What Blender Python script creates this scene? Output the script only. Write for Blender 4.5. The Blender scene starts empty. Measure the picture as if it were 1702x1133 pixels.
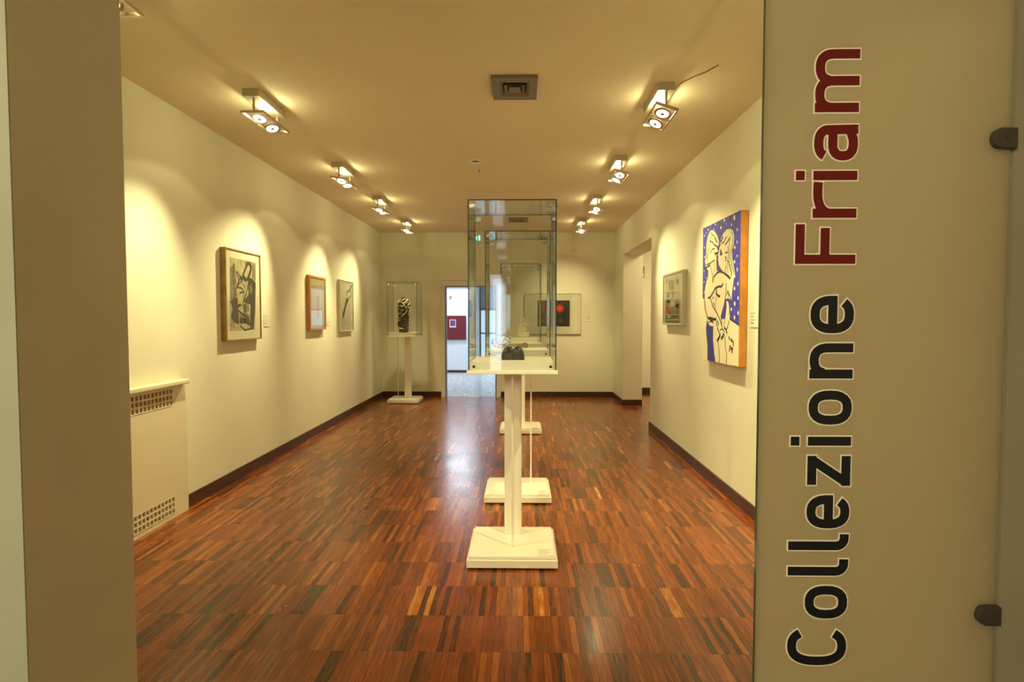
import bpy, bmesh, math, random
from mathutils import Vector, Matrix, Euler
random.seed(11)
C = bpy.context.scene
COL = C.collection
R = math.radians

# ---------------------------------------------------------------- camera
cam = bpy.data.cameras.new('camera')
cam.sensor_width = 36.0
cam.lens = 36.0 * 960.0 / 1702.0
cam.clip_start = 0.02
camo = bpy.data.objects.new('camera', cam)
COL.objects.link(camo)
camo.location = (0, 0, 1.5)
camo.rotation_euler = (R(90) - math.atan(38.5 / 960), 0, math.atan(15 / 960))
C.camera = camo

# ---------------------------------------------------------------- light and exposure
C.view_settings.view_transform = 'Standard'
C.view_settings.look = 'None'
C.view_settings.gamma = 1.0
C.view_settings.use_curve_mapping = False
C.view_settings.exposure = 0.0
C.cycles.transparent_max_bounces = 48
C.cycles.max_bounces = 12
C.cycles.diffuse_bounces = 6
C.cycles.glossy_bounces = 6
C.cycles.use_denoising = True
C.cycles.sample_clamp_indirect = 4.0
w = bpy.data.worlds.new('world'); C.world = w; w.use_nodes = True
w.node_tree.nodes['Background'].inputs[0].default_value = (.55, .5, .42, 1)
w.node_tree.nodes['Background'].inputs[1].default_value = 0.05

WARM = (1.0, .87, .41)
P_NARROW, P_WIDE, P_CENTRE, P_LEAK = 210.0, 7.0, 165.0, 4.0

def lamp(name, kind, loc, power, color, target=None, parent=None, **kw):
    d = bpy.data.lights.new(name, kind); d.energy = power; d.color = color
    for k, v in kw.items(): setattr(d, k, v)
    o = bpy.data.objects.new(name, d); COL.objects.link(o)
    if parent: o.parent = parent
    o.location = loc
    if target is not None:
        base = Vector(loc) + (parent.location if parent else Vector((0, 0, 0)))
        o.rotation_euler = (Vector(target) - base).to_track_quat('-Z', 'Y').to_euler()
    return o

# daylight in the room beyond the doorway, and added fills for the entrance hall and side room
lamp('far_room_daylight_fill', 'AREA', (-1.7, 13.6, 3.3), 26, (.62, .80, 1.0), (-1.7, 13.7, 0), shape='RECTANGLE', size=2.2, size_y=2.0)  # unseen fill standing in for the daylight there
lamp('hall_fill_light', 'AREA', (-1.75, -2.0, 2.7), 118, (1.0, .86, .50), (-.1, 1.4, 1.5), shape='RECTANGLE', size=.9, size_y=1.0)  # unseen fill, added to light the wall faces and panel toward the camera
lamp('far_room_wall_washer', 'AREA', (-1.75, 15.0, 3.3), 72, (.80, .91, 1.0), (-1.75, 15.75, 2.3), shape='RECTANGLE', size=.8, size_y=.2)
lamp('side_room_fill_light', 'AREA', (3.0, 9.6, 3.0), 60, (1.0, .80, .42), (3.0, 9.8, 0), shape='RECTANGLE', size=.8, size_y=.8)  # unseen fill, added to light the side room

# ---------------------------------------------------------------- materials
def mat(name, color, rough=.5, metal=0, **kw):
    m = bpy.data.materials.new(name); m.use_nodes = True
    b = m.node_tree.nodes['Principled BSDF']
    b.inputs['Base Color'].default_value = (*color, 1)
    b.inputs['Roughness'].default_value = rough
    b.inputs['Metallic'].default_value = metal
    for k, v in kw.items(): b.inputs[k].default_value = v
    return m

def noise_mat(name, c0, c1, scale=8, rough=.6, bump=.0, detail=4, stretch=(1, 1, 1), metal=0, lo=.35, hi=.65):
    m = mat(name, c0, rough, metal); nt = m.node_tree; N = nt.nodes; L = nt.links
    b = N['Principled BSDF']
    g = N.new('ShaderNodeNewGeometry'); mp = N.new('ShaderNodeMapping'); mp.inputs['Scale'].default_value = stretch
    n = N.new('ShaderNodeTexNoise'); n.inputs['Scale'].default_value = scale; n.inputs['Detail'].default_value = detail
    r = N.new('ShaderNodeValToRGB'); r.color_ramp.elements[0].color = (*c0, 1); r.color_ramp.elements[1].color = (*c1, 1)
    r.color_ramp.elements[0].position = lo; r.color_ramp.elements[1].position = hi
    L.new(g.outputs['Position'], mp.inputs['Vector']); L.new(mp.outputs['Vector'], n.inputs['Vector'])
    L.new(n.outputs['Fac'], r.inputs['Fac']); L.new(r.outputs['Color'], b.inputs['Base Color'])
    if bump:
        bp = N.new('ShaderNodeBump'); bp.inputs['Strength'].default_value = bump; bp.inputs['Distance'].default_value = .01
        L.new(n.outputs['Fac'], bp.inputs['Height']); L.new(bp.outputs['Normal'], b.inputs['Normal'])
    return m

M = {}
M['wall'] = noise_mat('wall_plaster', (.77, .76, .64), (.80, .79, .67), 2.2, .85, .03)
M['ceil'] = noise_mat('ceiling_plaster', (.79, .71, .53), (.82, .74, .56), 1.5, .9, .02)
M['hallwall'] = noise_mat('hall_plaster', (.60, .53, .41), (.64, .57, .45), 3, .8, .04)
M['dimming_trim_paint'] = noise_mat('grey_green_dimming_paint', (.33, .345, .27), (.36, .375, .30), 3, .8)
M['dimmed_jamb'] = noise_mat('olive_dimmed_jamb', (.27, .235, .17), (.30, .26, .19), 3, .8)  # darker than hall plaster: weaker light on the right put into the colour
M['farwall'] = noise_mat('white_plaster', (.84, .86, .88), (.87, .89, .90), 2, .85)
M['skirt'] = noise_mat('dark_wood_skirting', (.045, .018, .010), (.075, .030, .016), 14, .35, .02, stretch=(3, .3, 3))
M['white'] = mat('white_lacquer', (.86, .82, .72), .35)
M['plinth'] = noise_mat('white_plinth_paint', (.85, .81, .70), (.88, .84, .74), 5, .4)
M['radpaint'] = mat('cream_radiator_paint', (.80, .74, .58), .45)
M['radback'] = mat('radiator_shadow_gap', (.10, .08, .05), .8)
M['lampmetal'] = mat('satin_nickel', (.55, .50, .42), .32, .75)
M['lamppaint'] = mat('lamp_grey_paint', (.52, .48, .40), .4, .2)
M['chrome'] = mat('chrome', (.85, .86, .86), .12, 1)
M['darkmetal'] = mat('dark_grey_metal', (.085, .08, .065), .4, .5)
M['black'] = mat('black_screw', (.012, .012, .012), .4)
M['vent'] = mat('grey_vent_paint', (.20, .18, .14), .5, .1)
M['ventblack'] = mat('vent_dark_interior', (.01, .01, .01), .9)
M['plastic'] = mat('white_plastic', (.80, .77, .70), .4)
M['label'] = mat('label_card', (.86, .82, .70), .5)
M['print'] = mat('label_print_grey', (.22, .19, .14), .6)
M['doorframe'] = mat('grey_metal_door_frame', (.74, .74, .79), .4)
M['doorstop'] = mat('dark_door_rebate', (.16, .17, .18), .4, .4)
M['terrazzo'] = noise_mat('terrazzo', (.36, .35, .35), (.85, .82, .78), 15, .25, 0, 6, lo=.42, hi=.60)
M['grout'] = mat('floor_gap', (.025, .012, .006), .7)
M['maroon'] = mat('maroon_panel', (.16, .012, .018), .5)
M['sculpt'] = noise_mat('black_stone', (.012, .010, .009), (.035, .028, .022), 30, .35, .2)
M['pale'] = mat('pale_resin', (.62, .56, .36), .3)
M['brownbox'] = mat('brown_bronze', (.20, .13, .06), .45, .3)
M['bronze'] = noise_mat('dark_bronze', (.010, .008, .005), (.045, .033, .015), 40, .38, .3, metal=.6)
M['brass'] = noise_mat('pale_brass', (.62, .54, .36), (.92, .86, .66), 25, .25, .1, metal=.7)
M['wood'] = noise_mat('honey_wood', (.42, .17, .04), (.56, .25, .07), 10, .4, .03, stretch=(6, 6, .5))
M['ochre'] = noise_mat('ochre_canvas_edge', (.50, .20, .022), (.60, .26, .035), 12, .55, .05)
M['gilt'] = noise_mat('gilt_frame', (.30, .19, .06), (.42, .28, .10), 12, .4, .02, metal=.4)
M['frame_grey'] = mat('silver_frame', (.52, .50, .40), .4, .3)
M['frame_cream'] = mat('cream_frame', (.70, .63, .45), .45)
M['mat_card'] = mat('mount_card', (.80, .77, .62), .7)
for k, c in dict(cream=(.86, .80, .58), blue=(.045, .035, .46), navy=(.03, .028, .30), black_ink=(.012, .012, .022), white_ink=(.90, .88, .82),
                 paper=(.56, .49, .30), grey=(.24, .21, .14), dark=(.055, .048, .038), tan=(.50, .43, .27), news=(.66, .60, .43), orange=(.55, .17, .06),
                 green=(.24, .26, .12)).items():
    M[k] = mat('paint_' + k, c, .6)
M['blue'] = noise_mat('paint_blue', (.035, .028, .36), (.075, .065, .62), 22, .5, .02)
M['dark'] = noise_mat('charcoal', (.012, .011, .010), (.062, .054, .038), 60, .8, lo=.3, hi=.75)
M['grey'] = noise_mat('charcoal_smear', (.10, .085, .055), (.30, .26, .16), 40, .8, lo=.3, hi=.7)
M['paper'] = noise_mat('sketch_paper', (.34, .30, .18), (.62, .55, .36), 22, .8, stretch=(1, 1, .5), lo=.3, hi=.7)
M['ink'] = M['black_ink']; M['whitedot'] = M['white_ink']
M['letter_black'] = mat('letter_black', (.010, .011, .014), .4)
M['letter_red'] = mat('letter_red', (.135, .006, .008), .4)
M['letter_lit_edge'] = mat('letter_lit_edge', (.95, .88, .76), .5)  # pale rim paints the light coming through clear glass round the letters
M['cable'] = mat('cable', (.35, .26, .12), .5)
M['plum'] = mat('plum_print', (.16, .05, .18), .5)
M['blindgrey'] = mat('blue_grey_blind', (.30, .38, .48), .5)

def emit(name, color, s):
    m = bpy.data.materials.new(name); m.use_nodes = True; nt = m.node_tree
    nt.nodes.remove(nt.nodes['Principled BSDF'])
    e = nt.nodes.new('ShaderNodeEmission'); e.inputs[0].default_value = (*color, 1); e.inputs[1].default_value = s
    nt.links.new(e.outputs[0], nt.nodes['Material Output'].inputs[0]); return m
M['lens'] = emit('lit_lamp_lens', (1, .90, .66), 6)
M['daylight'] = emit('daylight_pane', (.60, .83, 1), 1.1)
M['daylight_high'] = emit('bright_skylight_pane', (.80, .91, 1), 10)
M['hallday'] = emit('hall_window_pane', (.74, .86, 1), 5.0)
M['exitglow'] = emit('exit_sign_green', (.02, .32, .20), 1.2)
M['exitwhite'] = emit('exit_sign_white', (.75, 1, .85), 1.6)

def pane_mat(name, tint, boost=1.0, rough=0.0):
    m = bpy.data.materials.new(name); m.use_nodes = True; nt = m.node_tree; N = nt.nodes; L = nt.links
    N.remove(N['Principled BSDF'])
    t = N.new('ShaderNodeBsdfTransparent'); t.inputs[0].default_value = (*tint, 1)
    g = N.new('ShaderNodeBsdfGlossy'); g.inputs[0].default_value = (1, 1, 1, 1); g.inputs['Roughness'].default_value = rough
    f = N.new('ShaderNodeFresnel'); f.inputs['IOR'].default_value = 1.5
    mu = N.new('ShaderNodeMath'); mu.operation = 'MULTIPLY'; mu.inputs[1].default_value = boost; mu.use_clamp = True
    x = N.new('ShaderNodeMixShader')
    geo = N.new('ShaderNodeNewGeometry')
    L.new(f.outputs[0], mu.inputs[0]); L.new(mu.outputs[0], x.inputs[0]); L.new(t.outputs[0], x.inputs[1]); L.new(g.outputs[0], x.inputs[2])
    L.new(x.outputs[0], N['Material Output'].inputs[0]); return m
def pane_mat2(name, tint, boost=1.0):
    # thin sheet: Schlick reflectance the same from either side
    m = bpy.data.materials.new(name); m.use_nodes = True; nt = m.node_tree; N = nt.nodes; L = nt.links
    N.remove(N['Principled BSDF'])
    t = N.new('ShaderNodeBsdfTransparent'); t.inputs[0].default_value = (*tint, 1)
    g = N.new('ShaderNodeBsdfGlossy'); g.inputs['Roughness'].default_value = 0.0
    lw = N.new('ShaderNodeLayerWeight'); lw.inputs['Blend'].default_value = .5
    p = N.new('ShaderNodeMath'); p.operation = 'POWER'; p.inputs[1].default_value = 5
    ma = N.new('ShaderNodeMath'); ma.operation = 'MULTIPLY_ADD'; ma.inputs[1].default_value = .96; ma.inputs[2].default_value = .04 * boost; ma.use_clamp = True
    x = N.new('ShaderNodeMixShader')
    L.new(lw.outputs['Facing'], p.inputs[0]); L.new(p.outputs[0], ma.inputs[0]); L.new(ma.outputs[0], x.inputs[0])
    L.new(t.outputs[0], x.inputs[1]); L.new(g.outputs[0], x.inputs[2]); L.new(x.outputs[0], N['Material Output'].inputs[0]); return m
M['pane'] = pane_mat2('clear_glass_pane', (.985, .992, .988))
M['picglass'] = pane_mat2('picture_glass', (.98, .98, .98), 1.6)
M['glassobj'] = mat('solid_glass', (.92, .97, .97), .03, 0, **{'Transmission Weight': 1.0, 'IOR': 1.45})

def edge_mat():
    m = bpy.data.materials.new('glass_edge_green'); m.use_nodes = True; nt = m.node_tree; N = nt.nodes; L = nt.links
    b = N['Principled BSDF']; b.inputs['Base Color'].default_value = (.02, .055, .047, 1); b.inputs['Roughness'].default_value = .12
    t = N.new('ShaderNodeBsdfTransparent'); t.inputs[0].default_value = (.35, .62, .56, 1)
    x = N.new('ShaderNodeMixShader'); x.inputs[0].default_value = .9
    L.new(t.outputs[0], x.inputs[1]); L.new(b.outputs[0], x.inputs[2]); L.new(x.outputs[0], N['Material Output'].inputs[0]); return m
M['edge'] = edge_mat()

def frosted():
    m = bpy.data.materials.new('frosted_glass'); m.use_nodes = True; nt = m.node_tree; N = nt.nodes; L = nt.links
    N.remove(N['Principled BSDF'])
    d = N.new('ShaderNodeBsdfDiffuse'); d.inputs[0].default_value = (.42, .38, .29, 1)
    t = N.new('ShaderNodeBsdfTranslucent'); t.inputs[0].default_value = (.88, .84, .72, 1)
    g = N.new('ShaderNodeBsdfGlossy'); g.inputs['Roughness'].default_value = .35
    x = N.new('ShaderNodeMixShader'); x.inputs[0].default_value = .70
    y = N.new('ShaderNodeMixShader'); y.inputs[0].default_value = .03
    L.new(d.outputs[0], x.inputs[1]); L.new(t.outputs[0], x.inputs[2])
    L.new(x.outputs[0], y.inputs[1]); L.new(g.outputs[0], y.inputs[2]); L.new(y.outputs[0], N['Material Output'].inputs[0]); return m
M['frosted'] = frosted()

def floor_mat():
    m = mat('parquet_strip_wood', (.3, .1, .03), .3); nt = m.node_tree; N = nt.nodes; L = nt.links
    b = N['Principled BSDF']
    at = N.new('ShaderNodeAttribute'); at.attribute_name = 'tone'
    sp = N.new('ShaderNodeSeparateColor')
    r = N.new('ShaderNodeValToRGB'); cr = r.color_ramp
    stops = [(0, (.020, .010, .004)), (.12, (.060, .019, .005)), (.32, (.15, .034, .006)), (.60, (.27, .062, .009)), (.82, (.36, .105, .015)), (.94, (.44, .155, .025)), (1, (.58, .26, .055))]
    cr.elements[0].position, cr.elements[0].color = stops[0][0], (*stops[0][1], 1)
    cr.elements[1].position, cr.elements[1].color = stops[-1][0], (*stops[-1][1], 1)
    for p_, c_ in stops[1:-1]:
        e = cr.elements.new(p_); e.color = (*c_, 1)
    g = N.new('ShaderNodeNewGeometry'); mp = N.new('ShaderNodeMapping'); mp.inputs['Scale'].default_value = (46, 2.6, 60)
    n = N.new('ShaderNodeTexNoise'); n.inputs['Scale'].default_value = 3; n.inputs['Detail'].default_value = 5
    ad = N.new('ShaderNodeMath'); ad.operation = 'MULTIPLY_ADD'; ad.inputs[1].default_value = .85; 
    su = N.new('ShaderNodeMath'); su.operation = 'SUBTRACT'; su.inputs[1].default_value = .425; su.use_clamp = True
    L.new(at.outputs['Color'], sp.inputs[0]); L.new(g.outputs['Position'], mp.inputs[0]); L.new(mp.outputs[0], n.inputs['Vector'])
    L.new(n.outputs['Fac'], ad.inputs[0]); L.new(sp.outputs[0], ad.inputs[2]); L.new(ad.outputs[0], su.inputs[0]); L.new(su.outputs[0], r.inputs[0])
    L.new(r.outputs[0], b.inputs['Base Color'])
    n2 = N.new('ShaderNodeTexNoise'); n2.inputs['Scale'].default_value = 2.5; n2.inputs['Detail'].default_value = 6
    mr = N.new('ShaderNodeMapRange'); mr.inputs['To Min'].default_value = .17; mr.inputs['To Max'].default_value = .33
    L.new(g.outputs['Position'], n2.inputs['Vector']); L.new(n2.outputs['Fac'], mr.inputs['Value']); L.new(mr.outputs[0], b.inputs['Roughness'])
    bp = N.new('ShaderNodeBump'); bp.inputs['Strength'].default_value = .06; bp.inputs['Distance'].default_value = .004
    L.new(n.outputs['Fac'], bp.inputs['Height']); L.new(bp.outputs[0], b.inputs['Normal'])
    b.inputs['Coat Weight'].default_value = .10; b.inputs['Coat Roughness'].default_value = .12
    return m
M['parquet'] = floor_mat()

# ---------------------------------------------------------------- helpers
class MB:
    def __init__(s): s.v = []; s.f = []; s.m = []
    def add(s, vs, fs, mi=0):
        k = len(s.v); s.v += [tuple(v) for v in vs]; s.f += [tuple(i + k for i in f) for f in fs]; s.m += [mi] * len(fs); return s
    def box(s, x0, x1, y0, y1, z0, z1, mi=0, T=None):
        vs = [Vector((x, y, z)) for z in (z0, z1) for y in (y0, y1) for x in (x0, x1)]
        if T is not None: vs = [T @ v for v in vs]
        return s.add(vs, [(0, 2, 3, 1), (4, 5, 7, 6), (0, 1, 5, 4), (1, 3, 7, 5), (3, 2, 6, 7), (2, 0, 4, 6)], mi)
    def cyl(s, a, b, r0, r1=None, n=16, mi=0, cap=True):
        a = Vector(a); b = Vector(b); r1 = r0 if r1 is None else r1
        d = (b - a).normalized(); t = Vector((1, 0, 0)) if abs(d.x) < .9 else Vector((0, 1, 0))
        u = d.cross(t).normalized(); w_ = d.cross(u)
        vs = []
        for c, r in ((a, r0), (b, r1)):
            for i in range(n):
                th = 2 * math.pi * i / n; vs.append(c + u * math.cos(th) * r + w_ * math.sin(th) * r)
        fs = [(i, (i + 1) % n, n + (i + 1) % n, n + i) for i in range(n)]
        if cap: fs += [tuple(range(n))[::-1], tuple(range(n, 2 * n))]
        return s.add(vs, fs, mi)
    def tube(s, pts, r, n=8, mi=0):
        pts = [Vector(p) for p in pts]; vs = []
        for i, p in enumerate(pts):
            d = (pts[min(i + 1, len(pts) - 1)] - pts[max(i - 1, 0)]).normalized()
            t = Vector((0, 0, 1)) if abs(d.z) < .9 else Vector((1, 0, 0))
            u = d.cross(t).normalized(); w_ = d.cross(u)
            rr = r[i] if isinstance(r, (list, tuple)) else r
            for k in range(n):
                th = 2 * math.pi * k / n; vs.append(p + u * math.cos(th) * rr + w_ * math.sin(th) * rr)
        fs = []
        for i in range(len(pts) - 1):
            for k in range(n): fs.append((i * n + k, i * n + (k + 1) % n, (i + 1) * n + (k + 1) % n, (i + 1) * n + k))
        fs += [tuple(range(n))[::-1], tuple(range((len(pts) - 1) * n, len(pts) * n))]
        return s.add(vs, fs, mi)
    def mesh(s, name, mats, bevel=0, smooth=False):
        me = bpy.data.meshes.new(name); me.from_pydata(s.v, [], s.f)
        for m in (mats if isinstance(mats, (list, tuple)) else [mats]): me.materials.append(M[m])
        for p, i in zip(me.polygons, s.m): p.material_index = i
        bm = bmesh.new(); bm.from_mesh(me)
        bmesh.ops.recalc_face_normals(bm, faces=bm.faces[:])
        if bevel: bmesh.ops.bevel(bm, geom=bm.edges[:], offset=bevel, segments=2, affect='EDGES', profile=.5)
        bm.to_mesh(me); bm.free()
        if smooth:
            for p in me.polygons: p.use_smooth = True
        return me
    def build(s, name, mats, parent=None, bevel=0, smooth=False, kind=None, loc=None, label=None):
        o = bpy.data.objects.new(name, s.mesh(name, mats, bevel, smooth)); COL.objects.link(o)
        if parent: o.parent = parent
        if loc: o.location = loc
        if kind: o['kind'] = kind
        if label: o['label'] = label
        return o

def struct(name, boxes, m, bevel=0):
    b = MB()
    for x in boxes: b.box(*x)
    return b.build(name, m, kind='structure', bevel=bevel)
def thing(name, label, cat, loc=(0, 0, 0), rz=0, group=None):
    o = bpy.data.objects.new(name, None); COL.objects.link(o); o.empty_display_size = .1
    o.location = loc; o.rotation_euler = (0, 0, rz); o['label'] = label; o['category'] = cat
    if group: o['group'] = group
    return o
def tag(o, label, cat, group=None):
    o['label'] = label; o['category'] = cat
    if group: o['group'] = group
    return o

XL, XR, YB, H = -2.64, 1.74, 10.93, 3.10      # gallery: left, right, back, ceiling
YP = 1.40                                     # front face of the partition the camera looks through
OY0, OY1, OZ = 7.78, 9.88, 2.575              # opening in the right wall
DX0, DX1, DZ = -1.415, -.485, 2.08            # doorway in the back wall

# ---------------------------------------------------------------- structure
struct('wall_left', [(XL - .2, XL, YP, YB + .25, 0, H)], 'wall')
struct('wall_right', [(XR, XR + .33, YP + .02, OY0, 0, H), (XR, XR + .33, OY1, YB, 0, H), (XR, XR + .33, OY0, OY1, OZ, H)], 'wall')
struct('wall_back', [(XL, DX0 - .095, YB, YB + .25, 0, H), (DX1 + .10, XR + .33, YB, YB + .25, 0, H), (DX0 - .095, DX1 + .10, YB, YB + .25, DZ + .12, H)], 'wall')
struct('ceiling', [(XL - .2, XR + .33, YP + .02, YB + .25, H, H + .1), (XR + .33, 4.4, 6.6, 11.9, H, H + .1)], 'ceil')
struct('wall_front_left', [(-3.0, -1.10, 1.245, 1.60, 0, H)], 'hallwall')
struct('dimming_trim_1', [(-3.0, -1.100, 1.241, 1.2449, 0, H)], 'dimming_trim_paint')  # added board, coloured darker to tone down the over-lit wall face
struct('wall_front_right', [(1.166, 3.2, YP, YP + .22, 0, H)], 'dimmed_jamb')
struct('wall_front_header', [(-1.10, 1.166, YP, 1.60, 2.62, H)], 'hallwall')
# entrance hall round the camera
struct('wall_hall_left', [(-3.0, -2.8, -3.2, 1.245, 0, H)], 'wall')
struct('wall_hall_right', [(3.0, 3.2, -3.2, YP, 0, H)], 'hallwall')
struct('wall_hall_back', [(-3.0, -.54, -3.4, -3.2, 0, H), (-.34, 3.2, -3.4, -3.2, 0, H), (-.54, -.34, -3.4, -3.2, 2.25, H), (-.54, -.34, -3.4, -3.2, 0, .25)], 'hallwall')
struct('ceiling_hall', [(-3.0, 3.2, -3.4, YP + .02, H, H + .1)], 'ceil')
wh = struct('window_2', [(-.58, -.54, -3.22, -3.16, .21, 2.29), (-.34, -.30, -3.22, -3.16, .21, 2.29), (-.58, -.30, -3.22, -3.16, 2.25, 2.29), (-.58, -.30, -3.22, -3.16, .21, .25)], 'doorframe')
MB().box(-.54, -.34, -3.34, -3.32, .25, 2.25).build('pane', 'hallday', wh)
# side room beyond the opening
struct('wall_side_back', [(XR + .33, 4.4, 11.6, 11.8, 0, H)], 'wall')
struct('wall_side_right', [(4.2, 4.4, 6.6, 11.6, 0, H)], 'wall')
struct('wall_side_front', [(XR + .33, 4.2, 6.6, 6.8, 0, H)], 'wall')
# far room beyond the doorway
FY = 15.75
struct('wall_far_back', [(-3.6, -1.24, FY, FY + .2, 0, 3.5)], 'farwall')
struct('wall_far_return', [(-1.36, -1.24, FY + .2, 17.2, 0, 3.5)], 'farwall')
struct('wall_far_left', [(-3.8, -3.6, YB + .25, FY, 0, 3.5)], 'farwall')
struct('wall_far_right', [(1.4, 1.6, YB + .25, 17.2, 0, 3.5)], 'farwall')
struct('wall_far_front', [(-3.8, -1.52, YB + .251, YB + .27, 0, 3.5), (-.38, 1.6, YB + .251, YB + .27, 0, 3.5), (-1.52, -.38, YB + .251, YB + .27, DZ + .13, 3.5)], 'farwall')
struct('ceiling_far', [(-3.8, 1.6, YB + .25, 17.4, 3.5, 3.6)], 'farwall')
struct('floor_far', [(-3.8, 1.6, YB + .02, 17.4, -.06, .001)], 'terrazzo')
struct('baseboard_far', [(-3.6, -1.24, FY - .02, FY, 0, .07)], 'skirt')
# high window band: bright daylight, mirrored by the floor
w3 = struct('window_3', [(-2.12, -1.38, FY - .05, FY, 2.34, 2.38), (-2.12, -1.38, FY - .05, FY, 3.12, 3.16), (-2.12, -2.08, FY - .05, FY, 2.34, 3.16), (-1.42, -1.38, FY - .05, FY, 2.34, 3.16)], 'doorframe')
MB().box(-2.08, -1.42, FY - .02, FY - .01, 2.38, 3.12).build('pane', 'daylight_high', w3)
# window wall deeper in the far room
w1 = struct('window_1', [(-1.24, 1.4, 17.2, 17.35, 0, .10), (-1.24, 1.4, 17.2, 17.35, 3.0, 3.5), (-1.24, 1.4, 17.19, 17.24, 1.02, 1.06), (-1.24, 1.4, 17.19, 17.24, 1.72, 1.78)] + [(x, x + .05, 17.19, 17.24, .1, 3.0) for x in (-1.24, -.62, .02, .66, 1.35)], 'doorstop')
for i, (x0, x1) in enumerate(((-1.19, -.62), (-.57, .02), (.07, .66), (.71, 1.35))):
    MB().box(x0, x1, 17.25, 17.26, .10, 1.72).build('pane', 'daylight', w1)
    bl = MB()
    for k in range(30): bl.box(x0, x1, 17.225, 17.245, 1.79 + k * .04, 1.79 + k * .04 + .034)
    bl.build('blind', 'blindgrey', w1)

# skirting boards
sk = .10
struct('baseboard_left', [(XL, XL + .014, 4.43, YB, 0, sk)], 'skirt')
struct('baseboard_back', [(XL + .014, DX0 - .10, YB - .014, YB, 0, sk), (DX1 + .105, XR - .0, YB - .014, YB, 0, sk)], 'skirt')
struct('baseboard_right', [(XR - .014, XR, 1.63, OY0, 0, sk), (XR - .014, XR + .33, OY0, OY0 + .014, 0, sk), (XR - .014, XR, OY1, YB - .015, 0, sk), (XR - .014, XR + .33, OY1 - .014, OY1, 0, sk)], 'skirt')
struct('baseboard_side', [(XR + .33, 4.2, 11.586, 11.6, 0, sk), (4.186, 4.2, 6.8, 11.58, 0, sk)], 'skirt')

# door frame of the far doorway
df = MB()
for x0, x1 in ((DX0 - .095, DX0 - .02), (DX1 + .02, DX1 + .10)): df.box(x0, x1, YB - .03, YB + .26, 0, DZ + .115)
df.box(DX0 - .02, DX1 + .02, YB - .03, YB + .26, DZ + .02, DZ + .115)
dfo = df.build('door_1', 'doorframe', kind='structure')
r_ = MB()
r_.box(DX0 - .02, DX0, YB - .01, YB + .10, 0, DZ + .02); r_.box(DX1, DX1 + .02, YB - .01, YB + .10, 0, DZ + .02); r_.box(DX0, DX1, YB - .01, YB + .10, DZ, DZ + .02)
r_.build('rebate', 'doorstop', dfo)

# ---------------------------------------------------------------- parquet floor
fl = struct('floor', [(XL - .2, XR + .33, YP - 4.6, YB + .02, -.06, -.004), (XR + .33, 4.4, 6.6, 11.8, -.06, -.004)], 'grout')
SW, SLN = .0281, .317
def tone():
    t = random.random()
    if t < .07: return random.uniform(.12, .26)
    if t < .965: return min(.78, max(.22, random.gauss(.48, .14)))
    if t < .993: return random.uniform(.76, .84)
    return random.uniform(.91, 1.0)
def strip_geo(b, x0, x1, y0, y1, dz, ta, tb):
    g = .00035
    z = [dz - ta - tb, dz + ta - tb, dz + ta + tb, dz - ta + tb]
    b.add([(x0 + g, y0 + g, -.004), (x1 - g, y0 + g, -.004), (x1 - g, y1 - g, -.004), (x0 + g, y1 - g, -.004),
           (x0 + g, y0 + g, z[0]), (x1 - g, y0 + g, z[1]), (x1 - g, y1 - g, z[2]), (x0 + g, y1 - g, z[3])],
          [(4, 5, 6, 7), (0, 1, 5, 4), (1, 2, 6, 5), (2, 3, 7, 6), (3, 0, 4, 7)])
def jit(): return random.uniform(-.00012, 0), random.uniform(-.00006, .00006), random.uniform(-.00022, .00022)
def set_tone(me, tones, per=5):
    a = me.color_attributes.new('tone', 'FLOAT_COLOR', 'CORNER')
    i = 0
    data = []
    for p in me.polygons:
        t = tones[p.index // per]
        for _ in p.loop_indices: data += [t, t, t, 1]
    a.data.foreach_set('color', data)
variants = []
for k in range(36):
    b = MB(); strip_geo(b, 0, SW, 0, SLN, *jit())
    me = b.mesh('floor_strip', 'parquet'); set_tone(me, [tone()]); variants.append(me)
rowblob = lambda x, y: .10 * math.sin(x * 1.7 + y * 3.1) * math.sin(y * 1.3 + 2 * x)
field = MB(); tones = []
nx = int((XR - XL) / SW)
singles = []
y = 2.535 - SLN * 4
rows = []
while y < YB + .02:
    rows.append(y); y += SLN
for ri, y in enumerate(rows):
    y0 = max(y, YP - .3); y1 = min(y + SLN, YB + .02)
    if y1 - y0 < .02: continue
    off = random.uniform(0, SW)
    x = XL
    xs = [XL, XL + off] if off > .006 else [XL]
    while xs[-1] + SW < XR + .0: xs.append(xs[-1] + SW)
    xs.append(XR)
    clusterT = 0
    for a, c in zip(xs[:-1], xs[1:]):
        if c - a < .003: continue
        near = (2.2 < y < 3.2) and abs((a + c) / 2 + .03) < 1.30 + .42 * (y - 2.2) and abs(c - a - SW) < 1e-4
        if near: singles.append((abs((a + c) / 2) + y * 100, a, y))
        else:
            strip_geo(field, a, c, y0, y1, *jit()); tones.append(min(1, max(0, tone() + rowblob(a, y) * .5)))
singles.sort()
for i, (_, a, y) in enumerate(singles):
    if i < 298:
        o = bpy.data.objects.new('floor_strip', random.choice(variants)); COL.objects.link(o); o.parent = fl; o.location = (a, y, 0)
    else:
        strip_geo(field, a, a + SW, y, y + SLN, *jit()); tones.append(tone())
for y in rows:                      # side room
    if y + SLN < 6.8: continue
    x = XR
    while x < 4.2 - SW:
        if not (x < XR + .33 and (y < OY0 or y + SLN > OY1)) and y < 11.6:
            strip_geo(field, x, x + SW, y, min(11.6, y + SLN), *jit()); tones.append(tone())
        x += SW
for ya, yb in ((OY0, 7.95), (9.5, OY1)):   # strips under the two jambs of the opening
    x = XR
    while x < XR + .33 - SW:
        strip_geo(field, x, x + SW, ya, yb, -.0006, 0, 0); tones.append(tone()); x += SW
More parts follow.
